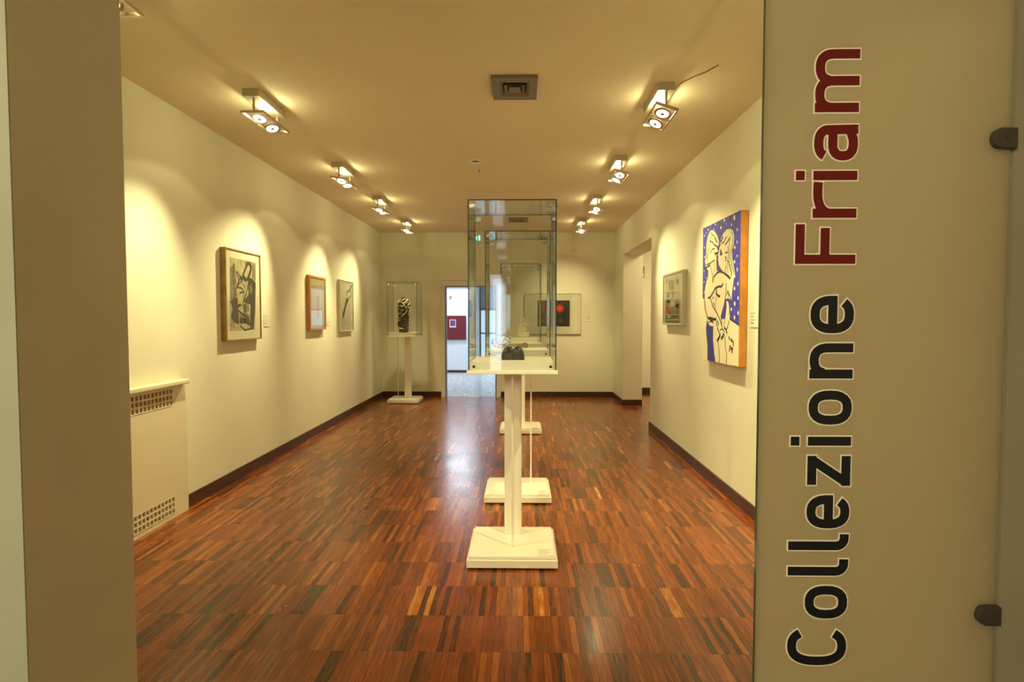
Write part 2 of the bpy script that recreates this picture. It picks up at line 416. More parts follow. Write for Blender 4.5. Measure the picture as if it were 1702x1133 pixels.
me = bpy.data.meshes.new('floor_strip_field'); me.from_pydata(field.v, [], field.f); me.materials.append(M['parquet']); set_tone(me, tones)
fo = bpy.data.objects.new('floor_strip_field', me); COL.objects.link(fo); fo.parent = fl; fo['kind'] = 'stuff'

# ---------------------------------------------------------------- flat art
def stroke_faces(b, pts, wd, mi, to3, lift, cap=0, closed=False):
    P = [Vector(p) for p in pts]
    if not closed and cap:
        P[0] = P[0] + (P[0] - P[1]).normalized() * cap; P[-1] = P[-1] + (P[-1] - P[-2]).normalized() * cap
    n = len(P); L_ = []; R_ = []
    for i in range(n):
        if closed: a, c = P[(i - 1) % n], P[(i + 1) % n]; d0 = (P[i] - a).normalized(); d1 = (c - P[i]).normalized()
        else:
            d0 = (P[i] - P[i - 1]).normalized() if i else (P[1] - P[0]).normalized()
            d1 = (P[i + 1] - P[i]).normalized() if i < n - 1 else d0
        n0 = Vector((-d0.y, d0.x)); n1 = Vector((-d1.y, d1.x)); nn = (n0 + n1)
        if nn.length < 1e-6: nn = n0
        nn.normalize(); k = wd / 2 / max(.45, nn.dot(n0))
        L_.append(to3(P[i] + nn * k, lift)); R_.append(to3(P[i] - nn * k, lift))
    vs = []
    for l, r in zip(L_, R_): vs += [l, r]
    m_ = n if closed else n - 1
    b.add(vs, [(2 * i, 2 * i + 1, 2 * ((i + 1) % n) + 1, 2 * ((i + 1) % n)) for i in range(m_)], mi)
def flat_mesh(b, name, mats, parent, label=None):
    me = bpy.data.meshes.new(name); me.from_pydata(b.v, [], b.f)
    for m in mats: me.materials.append(M[m])
    for p, i in zip(me.polygons, b.m): p.material_index = i
    o = bpy.data.objects.new(name, me); COL.objects.link(o); o.parent = parent
    if label: o['label'] = label
    return o
CM = {'black': 'black_ink', 'white': 'white_ink'}
def art(name, data, w_, h_, parent, to3, linew=.0042, label=None):
    mats = []; b = MB()
    for k, s in enumerate(data):
        m = CM.get(s[1], s[1])
        if m not in mats: mats.append(m)
        mi = mats.index(m); lift = .0004 + k * .00002
        pts = [(u * w_, v * h_) for u, v in s[2]]
        if s[0] == 'poly': b.add([to3(Vector(p), lift) for p in pts], [tuple(range(len(pts)))], mi)
        else: stroke_faces(b, pts, linew * s[3], mi, to3, lift)
    return flat_mesh(b, name, mats, parent, label)

# wall pictures: 'side' L (left wall, faces +X), R (right wall, faces -X), B (back wall, faces -Y)
def pic_axes(side, w_, h_):
    if side == 'L': return lambda p, l: (l, p.x, p.y)             # local x = out of the wall
    if side == 'R': return lambda p, l: (-l, w_ - p.x, p.y)
    return lambda p, l: (p.x, -l, p.y)
def pic_box(b, side, w_, u0, u1, d0, d1, v0, v1, mi=0):
    if side == 'L': b.box(d0, d1, u0, u1, v0, v1, mi)
    elif side == 'R': b.box(-d1, -d0, w_ - u1, w_ - u0, v0, v1, mi)
    else: b.box(u0, u1, -d1, -d0, v0, v1, mi)
def framed(name, label, side, loc, w_, h_, depth, fw, fmat, data=None, matcard=True, glass=True, extra=None, linew=.004, mat_name='mat_card'):
    t = thing(name, label, 'picture', loc)
    fr = MB()
    for u0, u1, v0, v1 in ((0, w_, 0, fw), (0, w_, h_ - fw, h_), (0, fw, fw, h_ - fw), (w_ - fw, w_, fw, h_ - fw)):
        pic_box(fr, side, w_, u0, u1, 0, depth, v0, v1)
    fr.build('frame', fmat, t, bevel=.0012)
    bd = MB(); pic_box(bd, side, w_, fw, w_ - fw, .004, depth - .010, fw, h_ - fw); bd.build('mount', mat_name, t)
    ax = pic_axes(side, w_, h_)
    to3 = lambda p, l: ax(p, depth - .010 + l)
    if data: art('drawing', data, w_, h_, t, to3, linew)
    if extra: extra(t, to3)
    if glass:
        g = MB(); pic_box(g, side, w_, fw - .0005, w_ - fw + .0005, depth - .0045, depth - .0035, fw - .0005, h_ - fw + .0005); g.build('glass', 'picglass', t)
    return t

charcoal = [
["poly","paper",[[0.13,0.901],[0.875,0.903],[0.827,0.109],[0.097,0.107]]],
["poly","grey",[[0.137,0.787],[0.264,0.841],[0.297,0.665],[0.19,0.463],[0.133,0.418]]],
["poly","grey",[[0.769,0.89],[0.864,0.885],[0.855,0.682],[0.745,0.725]]],
["poly","dark",[[0.451,0.713],[0.551,0.816],[0.621,0.893],[0.706,0.891],[0.761,0.854],[0.733,0.781],[0.651,0.679],[0.543,0.656]]],
["poly","paper",[[0.516,0.732],[0.564,0.783],[0.643,0.857],[0.691,0.837],[0.664,0.766],[0.59,0.698]]],
["poly","dark",[[0.652,0.719],[0.776,0.703],[0.86,0.659],[0.833,0.361],[0.779,0.118],[0.67,0.12],[0.69,0.406],[0.531,0.42],[0.503,0.443],[0.643,0.522],[0.616,0.624]]],
["poly","grey",[[0.663,0.627],[0.758,0.655],[0.769,0.55],[0.69,0.523]]],
["poly","dark",[[0.142,0.426],[0.218,0.464],[0.324,0.469],[0.331,0.366],[0.36,0.181],[0.246,0.193],[0.139,0.254],[0.179,0.348]]],
["poly","grey",[[0.21,0.595],[0.297,0.655],[0.316,0.466],[0.231,0.464]]],
["poly","dark",[[0.363,0.254],[0.63,0.243],[0.672,0.173],[0.518,0.128],[0.373,0.187]]],
["poly","grey",[[0.354,0.355],[0.646,0.289],[0.66,0.243],[0.363,0.254]]],
["poly","paper",[[0.328,0.566],[0.507,0.54],[0.534,0.46],[0.418,0.39],[0.34,0.4]]],
["poly","grey",[[0.31,0.355],[0.413,0.401],[0.622,0.417],[0.664,0.336],[0.496,0.289]]],
["poly","paper",[[0.339,0.355],[0.427,0.388],[0.497,0.312],[0.437,0.306]]],
["poly","paper",[[0.409,0.186],[0.551,0.187],[0.625,0.162],[0.518,0.122],[0.406,0.141]]],
["line","dark",[[0.301,0.766],[0.399,0.716],[0.543,0.667]],1.6],
["line","dark",[[0.301,0.766],[0.367,0.658],[0.321,0.577]],2],
["line","dark",[[0.37,0.726],[0.44,0.673],[0.351,0.612]],1.6],
["line","dark",[[0.428,0.717],[0.497,0.62],[0.54,0.587]],1.4],
["line","dark",[[0.649,0.673],[0.567,0.519],[0.457,0.413]],2],
["line","dark",[[0.321,0.589],[0.436,0.582],[0.507,0.54],[0.39,0.53]],2.4],
["line","dark",[[0.175,0.419],[0.282,0.366],[0.413,0.401]],3],
["line","dark",[[0.227,0.365],[0.288,0.187]],2.6],
["line","dark",[[0.254,0.354],[0.437,0.3],[0.645,0.243]],2],
["line","dark",[[0.531,0.414],[0.527,0.312]],2],
["line","dark",[[0.69,0.523],[0.749,0.466],[0.563,0.426]],2.2],
["line","dark",[[0.666,0.673],[0.77,0.597],[0.733,0.454]],2.2],
["line","dark",[[0.236,0.849],[0.215,0.684],[0.236,0.552]],1.6],
["line","dark",[[0.442,0.707],[0.369,0.669],[0.278,0.554],[0.175,0.419]],2],
["line","dark",[[0.615,0.89],[0.472,0.72]],1.6],
["line","dark",[[0.615,0.255],[0.701,0.126]],2.4],
["line","dark",[[0.373,0.164],[0.516,0.111],[0.701,0.126]],2],
["line","dark",[[0.179,0.243],[0.23,0.133]],1.6],
["line","dark",[[0.554,0.879],[0.582,0.841]],1.4]
]
branch = [
["line","dark",[[0.223,0.274],[0.339,0.407],[0.432,0.523],[0.614,0.644]],3],
["line","grey",[[0.208,0.315],[0.406,0.546],[0.571,0.689],[0.505,0.767],[0.712,0.811],[0.874,0.936]],2],
["line","grey",[[0.614,0.644],[0.826,0.697],[0.867,0.77],[0.759,0.836],[0.929,0.915]],1.6],
["line","grey",[[0.13,0.45],[0.208,0.315],[0.12,0.225]],1]
]
collage = [
["poly","news",[[0.102,0.922],[0.818,0.918],[0.844,0.041],[0.11,0.037]]],
["poly","grey",[[0.257,0.845],[0.404,0.872],[0.563,0.832],[0.568,0.662],[0.427,0.651],[0.281,0.682]]],
["poly","grey",[[0.121,0.913],[0.218,0.903],[0.201,0.823],[0.125,0.789]]],
["poly","dark",[[0.665,0.847],[0.714,0.862],[0.775,0.837],[0.783,0.779],[0.735,0.747],[0.667,0.777]]],
["poly","grey",[[0.226,0.631],[0.338,0.617],[0.286,0.52],[0.21,0.537]]],
["poly","grey",[[0.463,0.643],[0.586,0.634],[0.52,0.522],[0.457,0.485]]],
["poly","dark",[[0.225,0.645],[0.593,0.626],[0.594,0.605],[0.226,0.626]]],
["poly","tan",[[0.107,0.5],[0.831,0.474],[0.839,0.197],[0.108,0.204]]],
["poly","black",[[0.192,0.497],[0.342,0.49],[0.362,0.435],[0.251,0.42],[0.186,0.449]]],
["poly","orange",[[0.102,0.378],[0.308,0.357],[0.383,0.315],[0.367,0.248],[0.2,0.238],[0.106,0.267]]],
["poly","dark",[[0.312,0.25],[0.385,0.262],[0.387,0.209],[0.313,0.209]]],
["poly","cream",[[0.38,0.449],[0.598,0.466],[0.601,0.362],[0.382,0.342]]],
["poly","dark",[[0.612,0.362],[0.729,0.41],[0.827,0.393],[0.829,0.33],[0.731,0.308]]],
["poly","green",[[0.437,0.34],[0.462,0.34],[0.465,0.214],[0.44,0.214]]],
["poly","green",[[0.498,0.338],[0.523,0.338],[0.526,0.214],[0.501,0.214]]],
["poly","green",[[0.561,0.337],[0.585,0.337],[0.588,0.213],[0.564,0.213]]],
["poly","dark",[[0.674,0.333],[0.698,0.333],[0.701,0.213],[0.677,0.213]]],
["poly","dark",[[0.731,0.333],[0.754,0.332],[0.757,0.211],[0.735,0.211]]],
["poly","dark",[[0.796,0.332],[0.819,0.33],[0.823,0.211],[0.8,0.211]]],
["poly","green",[[0.108,0.19],[0.839,0.189],[0.844,0.043],[0.113,0.039]]],
["poly","cream",[[0.239,0.182],[0.387,0.184],[0.388,0.141],[0.24,0.134]]],
["poly","grey",[[0.477,0.184],[0.735,0.185],[0.736,0.141],[0.479,0.134]]],
["poly","cream",[[0.165,0.1],[0.802,0.116],[0.804,0.097],[0.165,0.08]]],
["line","dark",[[0.102,0.643],[0.82,0.607]],0.8],
["line","dark",[[0.107,0.503],[0.831,0.476]],0.8]
]
lovers = [
["poly","blue",[[0,1],[1,1],[1,0.268],[0.784,0.309],[0.433,0.306],[0.072,0.458],[0.015,0.468]]],
["poly","cream",[[0.102,0.709],[0.073,0.745],[0.109,0.799],[0.116,0.876],[0.148,0.923],[0.213,0.954],[0.278,0.958],[0.353,0.938],[0.428,0.899],[0.475,0.857],[0.462,0.827],[0.422,0.825],[0.464,0.79],[0.435,0.777],[0.455,0.77],[0.415,0.752],[0.423,0.725],[0.436,0.647],[0.522,0.646],[0.572,0.634],[0.688,0.599],[0.762,0.576],[0.811,0.516],[0.753,0.497],[0.717,0.449],[0.648,0.44],[0.629,0.397],[0.561,0.326],[0.597,0.249],[0.689,0.228],[0.73,0.207],[0.723,0],[0.559,0],[0.427,0],[0.351,0.245],[0.433,0.306],[0.165,0.318],[0.072,0.458],[0.067,0.521],[0.102,0.58],[0.111,0.557],[0.13,0.602],[0.179,0.633],[0.161,0.673],[0.099,0.685]]],
["poly","cream",[[0.465,0.774],[0.488,0.798],[0.505,0.838],[0.535,0.876],[0.596,0.9],[0.671,0.916],[0.762,0.91],[0.825,0.889],[0.853,0.857],[0.847,0.804],[0.805,0.765],[0.817,0.71],[0.865,0.638],[0.887,0.607],[0.867,0.585],[0.847,0.535],[0.822,0.483],[0.818,0.428],[0.776,0.443],[0.717,0.449],[0.696,0.488],[0.653,0.522],[0.65,0.611],[0.572,0.641],[0.48,0.684],[0.458,0.727]]],
["poly","cream",[[0.688,0.445],[0.748,0.428],[0.772,0.389],[0.782,0.336],[0.768,0.299],[0.729,0.229],[0.701,0.206],[0.648,0.25],[0.597,0.238],[0.616,0.271],[0.683,0.348],[0.7,0.391]]],
["poly","cream",[[0.015,0.468],[0.072,0.458],[0.165,0.314],[0.433,0.306],[0.597,0.249],[0.784,0.309],[0.995,0.27],[1,0.004],[0.723,0],[0.427,0],[0.034,0]]],
["poly","blue",[[0.648,0.438],[0.616,0.37],[0.679,0.346],[0.7,0.391],[0.678,0.426]]],
["poly","navy",[[0.173,0.314],[0.133,0.243],[0.148,0.189],[0.189,0.101],[0.19,0],[0.423,0],[0.378,0.079],[0.346,0.165],[0.35,0.257],[0.3,0.254],[0.234,0.262],[0.179,0.291]]],
["line","black",[[0.246,0.945],[0.279,0.925],[0.355,0.901],[0.43,0.856]],1],
["line","black",[[0.207,0.938],[0.192,0.913],[0.173,0.871],[0.153,0.806],[0.112,0.749]],1],
["line","black",[[0.216,0.883],[0.293,0.867],[0.337,0.846],[0.401,0.827]],1.3],
["line","black",[[0.273,0.923],[0.227,0.887],[0.208,0.845],[0.145,0.763]],0.9],
["line","black",[[0.355,0.895],[0.382,0.871],[0.451,0.838]],0.9],
["line","black",[[0.401,0.833],[0.453,0.801],[0.468,0.792]],1.5],
["line","black",[[0.362,0.778],[0.424,0.775],[0.465,0.78]],2.2],
["line","black",[[0.393,0.77],[0.426,0.749],[0.416,0.725],[0.427,0.648]],1.2],
["line","black",[[0.233,0.794],[0.286,0.816],[0.36,0.815]],1.2],
["line","black",[[0.113,0.715],[0.226,0.718],[0.364,0.732]],1.3],
["line","black",[[0.183,0.699],[0.146,0.74],[0.132,0.797]],0.9],
["line","black",[[0.068,0.687],[0.149,0.696],[0.237,0.706]],2],
["line","black",[[0.238,0.7],[0.289,0.643],[0.32,0.587]],1],
["line","black",[[0.103,0.685],[0.173,0.666],[0.171,0.628],[0.132,0.597]],1.2],
["line","black",[[0.31,0.572],[0.35,0.612],[0.432,0.635],[0.512,0.641],[0.611,0.626],[0.707,0.598],[0.772,0.577]],2],
["line","black",[[0.365,0.724],[0.348,0.661],[0.309,0.593]],0.8],
["line","black",[[0.559,0.879],[0.541,0.839],[0.502,0.818]],1.2],
["line","black",[[0.673,0.867],[0.609,0.838],[0.561,0.828]],1.6],
["line","black",[[0.765,0.852],[0.693,0.829],[0.638,0.814]],1.6],
["line","black",[[0.515,0.77],[0.524,0.787],[0.555,0.761],[0.507,0.758]],2.5],
["line","black",[[0.587,0.876],[0.55,0.859],[0.521,0.847]],2],
["line","black",[[0.446,0.75],[0.459,0.696],[0.522,0.661],[0.572,0.641]],1],
["line","black",[[0.641,0.764],[0.679,0.755],[0.707,0.764]],1.4],
["line","black",[[0.642,0.734],[0.672,0.721],[0.654,0.702]],1.6],
["line","black",[[0.748,0.844],[0.733,0.786],[0.753,0.745],[0.739,0.671],[0.814,0.612]],1.2],
["line","black",[[0.704,0.799],[0.726,0.737],[0.692,0.675],[0.724,0.617]],1],
["line","black",[[0.79,0.889],[0.827,0.855],[0.821,0.807],[0.787,0.771],[0.782,0.712],[0.829,0.651],[0.866,0.609]],1.1],
["line","black",[[0.665,0.671],[0.649,0.621],[0.743,0.597],[0.78,0.575]],1.2],
["line","black",[[0.7,0.709],[0.793,0.657],[0.805,0.602],[0.772,0.575]],1],
["line","black",[[0.182,0.463],[0.253,0.468],[0.332,0.5],[0.398,0.529],[0.485,0.537],[0.56,0.534],[0.59,0.547],[0.593,0.557]],2.2],
["line","black",[[0.421,0.526],[0.434,0.485],[0.478,0.47],[0.527,0.467]],2.4],
["line","black",[[0.253,0.464],[0.314,0.408],[0.452,0.349],[0.541,0.298],[0.597,0.249]],1.6],
["line","black",[[0.415,0.498],[0.425,0.452],[0.393,0.401],[0.407,0.378]],1],
["line","black",[[0.102,0.58],[0.073,0.521],[0.076,0.454],[0.113,0.381],[0.173,0.321]],1.2],
["line","black",[[0.173,0.314],[0.273,0.315],[0.354,0.306],[0.433,0.306]],2.6],
["line","black",[[0.682,0.553],[0.676,0.473],[0.639,0.408],[0.561,0.326],[0.585,0.27]],1.4],
["line","black",[[0.688,0.439],[0.748,0.426],[0.774,0.379],[0.766,0.336]],1.2],
["line","black",[[0.683,0.348],[0.646,0.293],[0.648,0.25]],1],
["line","black",[[0.345,0.471],[0.323,0.454]],1.5],
["line","black",[[0.34,0.425],[0.371,0.407]],1.6],
["line","black",[[0.433,0.298],[0.468,0.241],[0.536,0.203],[0.547,0.186]],1.6],
["line","black",[[0.547,0.204],[0.516,0.175],[0.463,0.151]],3.2],
["line","black",[[0.629,0.21],[0.621,0.189],[0.57,0.17]],3.2],
["line","black",[[0.545,0.231],[0.597,0.24],[0.649,0.227],[0.661,0.195]],1.2],
["line","black",[[0.768,0.299],[0.728,0.25],[0.689,0.228]],1.3],
["line","black",[[0.648,0.25],[0.689,0.239],[0.724,0.207]],2],
["line","black",[[0.473,0.292],[0.488,0.287]],2.5],
["line","black",[[0.483,0.273],[0.5,0.269]],2.5],
["line","black",[[0.489,0.151],[0.521,0.085],[0.535,0.024],[0.526,0]],1.2],
["line","black",[[0.667,0.196],[0.678,0.13],[0.718,0.067],[0.712,0]],1.2],
["line","black",[[0.784,0.309],[0.995,0.27]],1.6],
["line","black",[[0.072,0.458],[0.087,0.399],[0.165,0.321]],1],
["line","black",[[0.226,0.306],[0.309,0.295],[0.348,0.298]],1.6],
["line","black",[[0.227,0.285],[0.286,0.291],[0.349,0.28]],1.2],
["line","black",[[0.696,0.472],[0.734,0.498],[0.747,0.454]],1.2],
["line","black",[[0.714,0.498],[0.775,0.464],[0.815,0.431]],1.2],
["line","black",[[0.761,0.195],[0.775,0.176],[0.791,0.171]],1.6],
["line","black",[[0.81,0.182],[0.829,0.162],[0.845,0.171],[0.849,0.156]],1.6],
["line","black",[[0.859,0.161],[0.877,0.158],[0.873,0.131]],1.6],
["line","black",[[0.784,0.128],[0.803,0.124],[0.779,0.091]],1.8],
["line","black",[[0.832,0.125],[0.823,0.111],[0.851,0.11]],1.8],
["line","black",[[0.86,0.123],[0.852,0.099],[0.838,0.084]],1.8],
["poly","white",[[0.879,0.968],[0.876,0.957],[0.864,0.952],[0.849,0.954],[0.836,0.963],[0.832,0.973],[0.835,0.984],[0.847,0.989],[0.862,0.987],[0.875,0.978]]],
["poly","white",[[0.632,0.982],[0.628,0.975],[0.62,0.973],[0.61,0.973],[0.6,0.978],[0.597,0.986],[0.6,0.992],[0.608,0.995],[0.618,0.993],[0.627,0.988]]],
["poly","white",[[0.545,0.942],[0.541,0.935],[0.533,0.932],[0.52,0.933],[0.51,0.939],[0.505,0.947],[0.509,0.953],[0.518,0.957],[0.53,0.956],[0.541,0.95]]],
["poly","white",[[0.39,0.984],[0.388,0.981],[0.38,0.979],[0.372,0.98],[0.364,0.983],[0.361,0.988],[0.363,0.992],[0.371,0.993],[0.379,0.992],[0.387,0.988]]],
["poly","white",[[0.805,0.931],[0.803,0.925],[0.796,0.923],[0.787,0.923],[0.779,0.928],[0.777,0.934],[0.779,0.94],[0.786,0.943],[0.795,0.942],[0.802,0.937]]],
["poly","white",[[0.183,0.969],[0.18,0.966],[0.173,0.964],[0.163,0.966],[0.154,0.969],[0.151,0.973],[0.154,0.977],[0.162,0.978],[0.172,0.978],[0.179,0.974]]],
["poly","white",[[0.343,0.955],[0.341,0.953],[0.336,0.951],[0.327,0.952],[0.321,0.955],[0.318,0.958],[0.321,0.961],[0.327,0.963],[0.335,0.962],[0.341,0.958]]],
["poly","white",[[0.123,0.953],[0.121,0.951],[0.115,0.949],[0.109,0.95],[0.102,0.953],[0.1,0.956],[0.102,0.958],[0.108,0.96],[0.115,0.959],[0.121,0.957]]],
["poly","white",[[0.068,0.937],[0.066,0.933],[0.06,0.932],[0.051,0.933],[0.043,0.936],[0.04,0.94],[0.043,0.943],[0.05,0.945],[0.059,0.944],[0.066,0.941]]],
["poly","white",[[0.935,0.884],[0.934,0.878],[0.928,0.875],[0.923,0.875],[0.917,0.88],[0.915,0.886],[0.916,0.893],[0.921,0.896],[0.927,0.895],[0.933,0.89]]],
["poly","white",[[0.89,0.774],[0.888,0.768],[0.88,0.765],[0.871,0.765],[0.862,0.77],[0.859,0.777],[0.862,0.783],[0.87,0.786],[0.879,0.785],[0.887,0.78]]],
["poly","white",[[0.939,0.805],[0.938,0.799],[0.933,0.795],[0.926,0.796],[0.922,0.8],[0.92,0.807],[0.921,0.813],[0.925,0.816],[0.932,0.816],[0.937,0.811]]],
["poly","white",[[0.948,0.714],[0.946,0.709],[0.941,0.706],[0.935,0.706],[0.929,0.71],[0.927,0.715],[0.929,0.72],[0.934,0.723],[0.94,0.723],[0.946,0.719]]],
["poly","white",[[0.892,0.681],[0.889,0.674],[0.88,0.671],[0.87,0.671],[0.861,0.676],[0.858,0.683],[0.86,0.69],[0.868,0.694],[0.879,0.693],[0.888,0.688]]],
["poly","white",[[0.954,0.627],[0.952,0.621],[0.947,0.616],[0.939,0.616],[0.933,0.621],[0.93,0.629],[0.933,0.636],[0.938,0.641],[0.946,0.64],[0.951,0.635]]],
["poly","white",[[0.899,0.586],[0.897,0.579],[0.89,0.576],[0.882,0.576],[0.874,0.581],[0.872,0.587],[0.874,0.593],[0.88,0.597],[0.889,0.596],[0.896,0.592]]],
["poly","white",[[0.465,0.842],[0.463,0.838],[0.455,0.836],[0.447,0.837],[0.44,0.84],[0.437,0.844],[0.439,0.849],[0.447,0.851],[0.455,0.85],[0.462,0.847]]],
["poly","white",[[0.074,0.847],[0.072,0.843],[0.064,0.841],[0.055,0.842],[0.049,0.845],[0.046,0.849],[0.048,0.853],[0.055,0.855],[0.064,0.854],[0.071,0.851]]],
["poly","white",[[0.077,0.776],[0.075,0.773],[0.068,0.77],[0.06,0.771],[0.052,0.775],[0.05,0.779],[0.052,0.782],[0.059,0.785],[0.067,0.784],[0.075,0.78]]],
["poly","white",[[0.13,0.616],[0.128,0.612],[0.123,0.61],[0.115,0.611],[0.11,0.613],[0.108,0.617],[0.109,0.621],[0.115,0.623],[0.122,0.623],[0.128,0.62]]],
["poly","white",[[0.076,0.588],[0.074,0.584],[0.067,0.582],[0.059,0.582],[0.051,0.585],[0.048,0.589],[0.051,0.593],[0.058,0.596],[0.066,0.595],[0.074,0.592]]],
["poly","white",[[0.848,0.863],[0.846,0.858],[0.839,0.855],[0.832,0.856],[0.826,0.86],[0.823,0.865],[0.825,0.87],[0.832,0.873],[0.839,0.872],[0.845,0.868]]],
["poly","white",[[0.904,0.507],[0.901,0.5],[0.892,0.496],[0.88,0.496],[0.871,0.501],[0.867,0.508],[0.871,0.516],[0.879,0.52],[0.891,0.519],[0.9,0.514]]],
["poly","white",[[0.985,0.443],[0.983,0.435],[0.976,0.43],[0.967,0.43],[0.96,0.435],[0.957,0.443],[0.959,0.451],[0.966,0.456],[0.975,0.455],[0.983,0.45]]],
["poly","white",[[0.917,0.408],[0.913,0.399],[0.903,0.394],[0.891,0.395],[0.88,0.4],[0.876,0.409],[0.879,0.418],[0.89,0.423],[0.902,0.423],[0.913,0.417]]],
["poly","white",[[0.835,0.373],[0.833,0.366],[0.824,0.362],[0.813,0.362],[0.804,0.366],[0.801,0.374],[0.804,0.38],[0.812,0.384],[0.823,0.384],[0.832,0.379]]],
["poly","white",[[0.992,0.347],[0.989,0.339],[0.982,0.333],[0.972,0.333],[0.964,0.339],[0.96,0.347],[0.963,0.355],[0.971,0.36],[0.98,0.36],[0.989,0.355]]],
["poly","white",[[0.913,0.319],[0.91,0.311],[0.902,0.306],[0.891,0.306],[0.883,0.311],[0.879,0.319],[0.883,0.327],[0.89,0.332],[0.9,0.332],[0.909,0.327]]],
["poly","white",[[0.975,0.535],[0.973,0.527],[0.967,0.522],[0.959,0.522],[0.952,0.527],[0.95,0.536],[0.952,0.543],[0.958,0.548],[0.965,0.547],[0.972,0.542]]],
["poly","white",[[0.08,0.508],[0.078,0.504],[0.073,0.502],[0.065,0.502],[0.059,0.505],[0.055,0.509],[0.058,0.513],[0.064,0.516],[0.072,0.516],[0.078,0.512]]],
["poly","white",[[0.07,0.673],[0.067,0.67],[0.062,0.668],[0.054,0.668],[0.048,0.671],[0.046,0.674],[0.048,0.677],[0.053,0.679],[0.061,0.679],[0.067,0.676]]],
["poly","white",[[0.252,0.992],[0.251,0.99],[0.247,0.989],[0.241,0.99],[0.236,0.992],[0.235,0.994],[0.236,0.996],[0.24,0.997],[0.246,0.997],[0.25,0.994]]],
["poly","white",[[0.677,0.952],[0.676,0.949],[0.672,0.948],[0.665,0.948],[0.661,0.951],[0.659,0.953],[0.661,0.956],[0.665,0.958],[0.671,0.957],[0.676,0.954]]]
]
framed('framed_drawing', 'large framed charcoal drawing of dark angular shapes on left wall', 'L', (XL + .001, 5.045, 1.292), .685, .83, .050, .012, 'gilt', charcoal, linew=.008)
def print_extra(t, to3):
    b = MB(); mats = ['reflectionprint', 'pinkprint']
    b.add([to3(Vector(p), .0005) for p in ((.06, .06), (.53, .06), (.53, .52), (.06, .52))], [(0, 1, 2, 3)], 0)  # pale field widened to stand in for the doorway reflection
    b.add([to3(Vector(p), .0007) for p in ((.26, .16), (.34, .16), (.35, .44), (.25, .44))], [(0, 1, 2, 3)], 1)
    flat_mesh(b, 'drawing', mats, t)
M['reflectionprint'] = mat('pale_reflection_print', (.62, .63, .62), .6); M['pinkprint'] = mat('pink_print', (.60, .42, .38), .6)
M['oliveprint'] = mat('olive_mount', (.40, .36, .20), .6)
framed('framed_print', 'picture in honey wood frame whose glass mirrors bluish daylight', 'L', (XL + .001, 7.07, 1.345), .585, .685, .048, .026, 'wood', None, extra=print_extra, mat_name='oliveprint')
framed('framed_drawing', 'pale framed sketch of one thin dark branch on left wall', 'L', (XL + .001, 8.295, 1.30), .66, .755, .038, .014, 'frame_cream', branch, linew=.014)
framed('framed_collage', 'small silver framed collage with orange patch on right wall', 'R', (XR - .001, 6.09, 1.42), .84, .588, .050, .020, 'frame_grey', collage, linew=.006)
def far_extra(t, to3):
    b = MB()
    def rect(u0, u1, v0, v1, mi, l): b.add([to3(Vector(p), l) for p in ((u0, v0), (u1, v0), (u1, v1), (u0, v1))], [(0, 1, 2, 3)], mi)
    W_, H_ = 1.07, .765
    fx = lambda x: (x - 80) / 1180 * W_; fv = lambda yy: (1000 - yy) / 865 * H_
    rect(fx(350), fx(1020), fv(840), fv(285), 0, .0005)
    rect(fx(440), fx(505), fv(560), fv(292), 2, .0007); rect(fx(440), fx(560), fv(760), fv(600), 3, .0007); rect(fx(790), fx(880), fv(770), fv(660), 4, .0007)  # orange smear at left is a mirrored glow painted in
    for k, (rr, mi) in enumerate(((92, 1), (75, 5), (50, 6))):
        n = 26; b.add([to3(Vector((fx(812 + rr * math.cos(i * 2 * math.pi / n)), fv(455 - rr * 1.08 * math.sin(i * 2 * math.pi / n)))), .0009 + k * .0002) for i in range(n)], [tuple(range(n))], mi)
    flat_mesh(b, 'drawing', ['nightblack', 'dullred', 'mirrored_glow', 'olive', 'slate', 'red', 'hotred'], t)
M['nightblack'] = noise_mat('night_print', (.012, .013, .012), (.035, .034, .038), 8, .5); M['dullred'] = mat('dull_red', (.20, .02, .015), .5); M['mirrored_glow'] = mat('mirrored_glow_print', (.30, .08, .03), .5)
M['olive'] = noise_mat('olive_print', (.03, .035, .02), (.12, .12, .05), 14, .5); M['slate'] = mat('slate_print', (.06, .075, .06), .5); M['red'] = mat('red_print', (.62, .035, .02), .5); M['hotred'] = mat('hot_red_print', (.85, .09, .03), .5)
framed('framed_photograph', 'wide framed black picture with red disc on back wall', 'B', (.065, YB - .001, 1.195), 1.07, .765, .035, .010, 'frame_grey', None, extra=far_extra)
# unframed canvas
cv = thing('canvas_painting', 'tall blue canvas painting of two embracing figures with ochre edge', 'painting', (XR, 4.47, 1.12))
MB().box(-.062, -.004, 0, .92, 0, 1.202).build('canvas', 'ochre', cv, bevel=.0015)
axr = pic_axes('R', .92, 1.202)
base = [('poly', 'cream', [(.004, .004), (.985, .004), (.985, .996), (.004, .996)])]
art('painted_surface', base + lovers, .92, 1.202, cv, lambda p, l: axr(p, .062 + l), linew=.0085)

# ---------------------------------------------------------------- captions
def caption(side, loc, w_, h_, label, lines=4):
    t = thing('caption_card', label, 'label', loc, group='caption cards beside the pictures')
    b = MB(); pic_box(b, side, w_, 0, w_, 0, .006, 0, h_); b.build('card', 'label', t, bevel=.0008)
    ax = pic_axes(side, w_, h_); b = MB()
    for k in range(lines):
        v = h_ * (.82 - .2 * k); u1 = w_ * (.78 - .2 * (k % 2)); hh = h_ * (.035 if k < lines - 1 else .06)
        b.add([ax(Vector(p), .0065) for p in ((w_ * .14, v), (u1, v), (u1, v + hh), (w_ * .14, v + hh))], [(0, 1, 2, 3)])
    flat_mesh(b, 'printed_lines', ['print'], t)
caption('L', (XL, 5.885, 1.41), .115, .13, 'small white caption card beside the dark charcoal drawing')
caption('L', (XL, 7.83, 1.395), .10, .125, 'white caption card between the honey wood frame and the branch sketch')
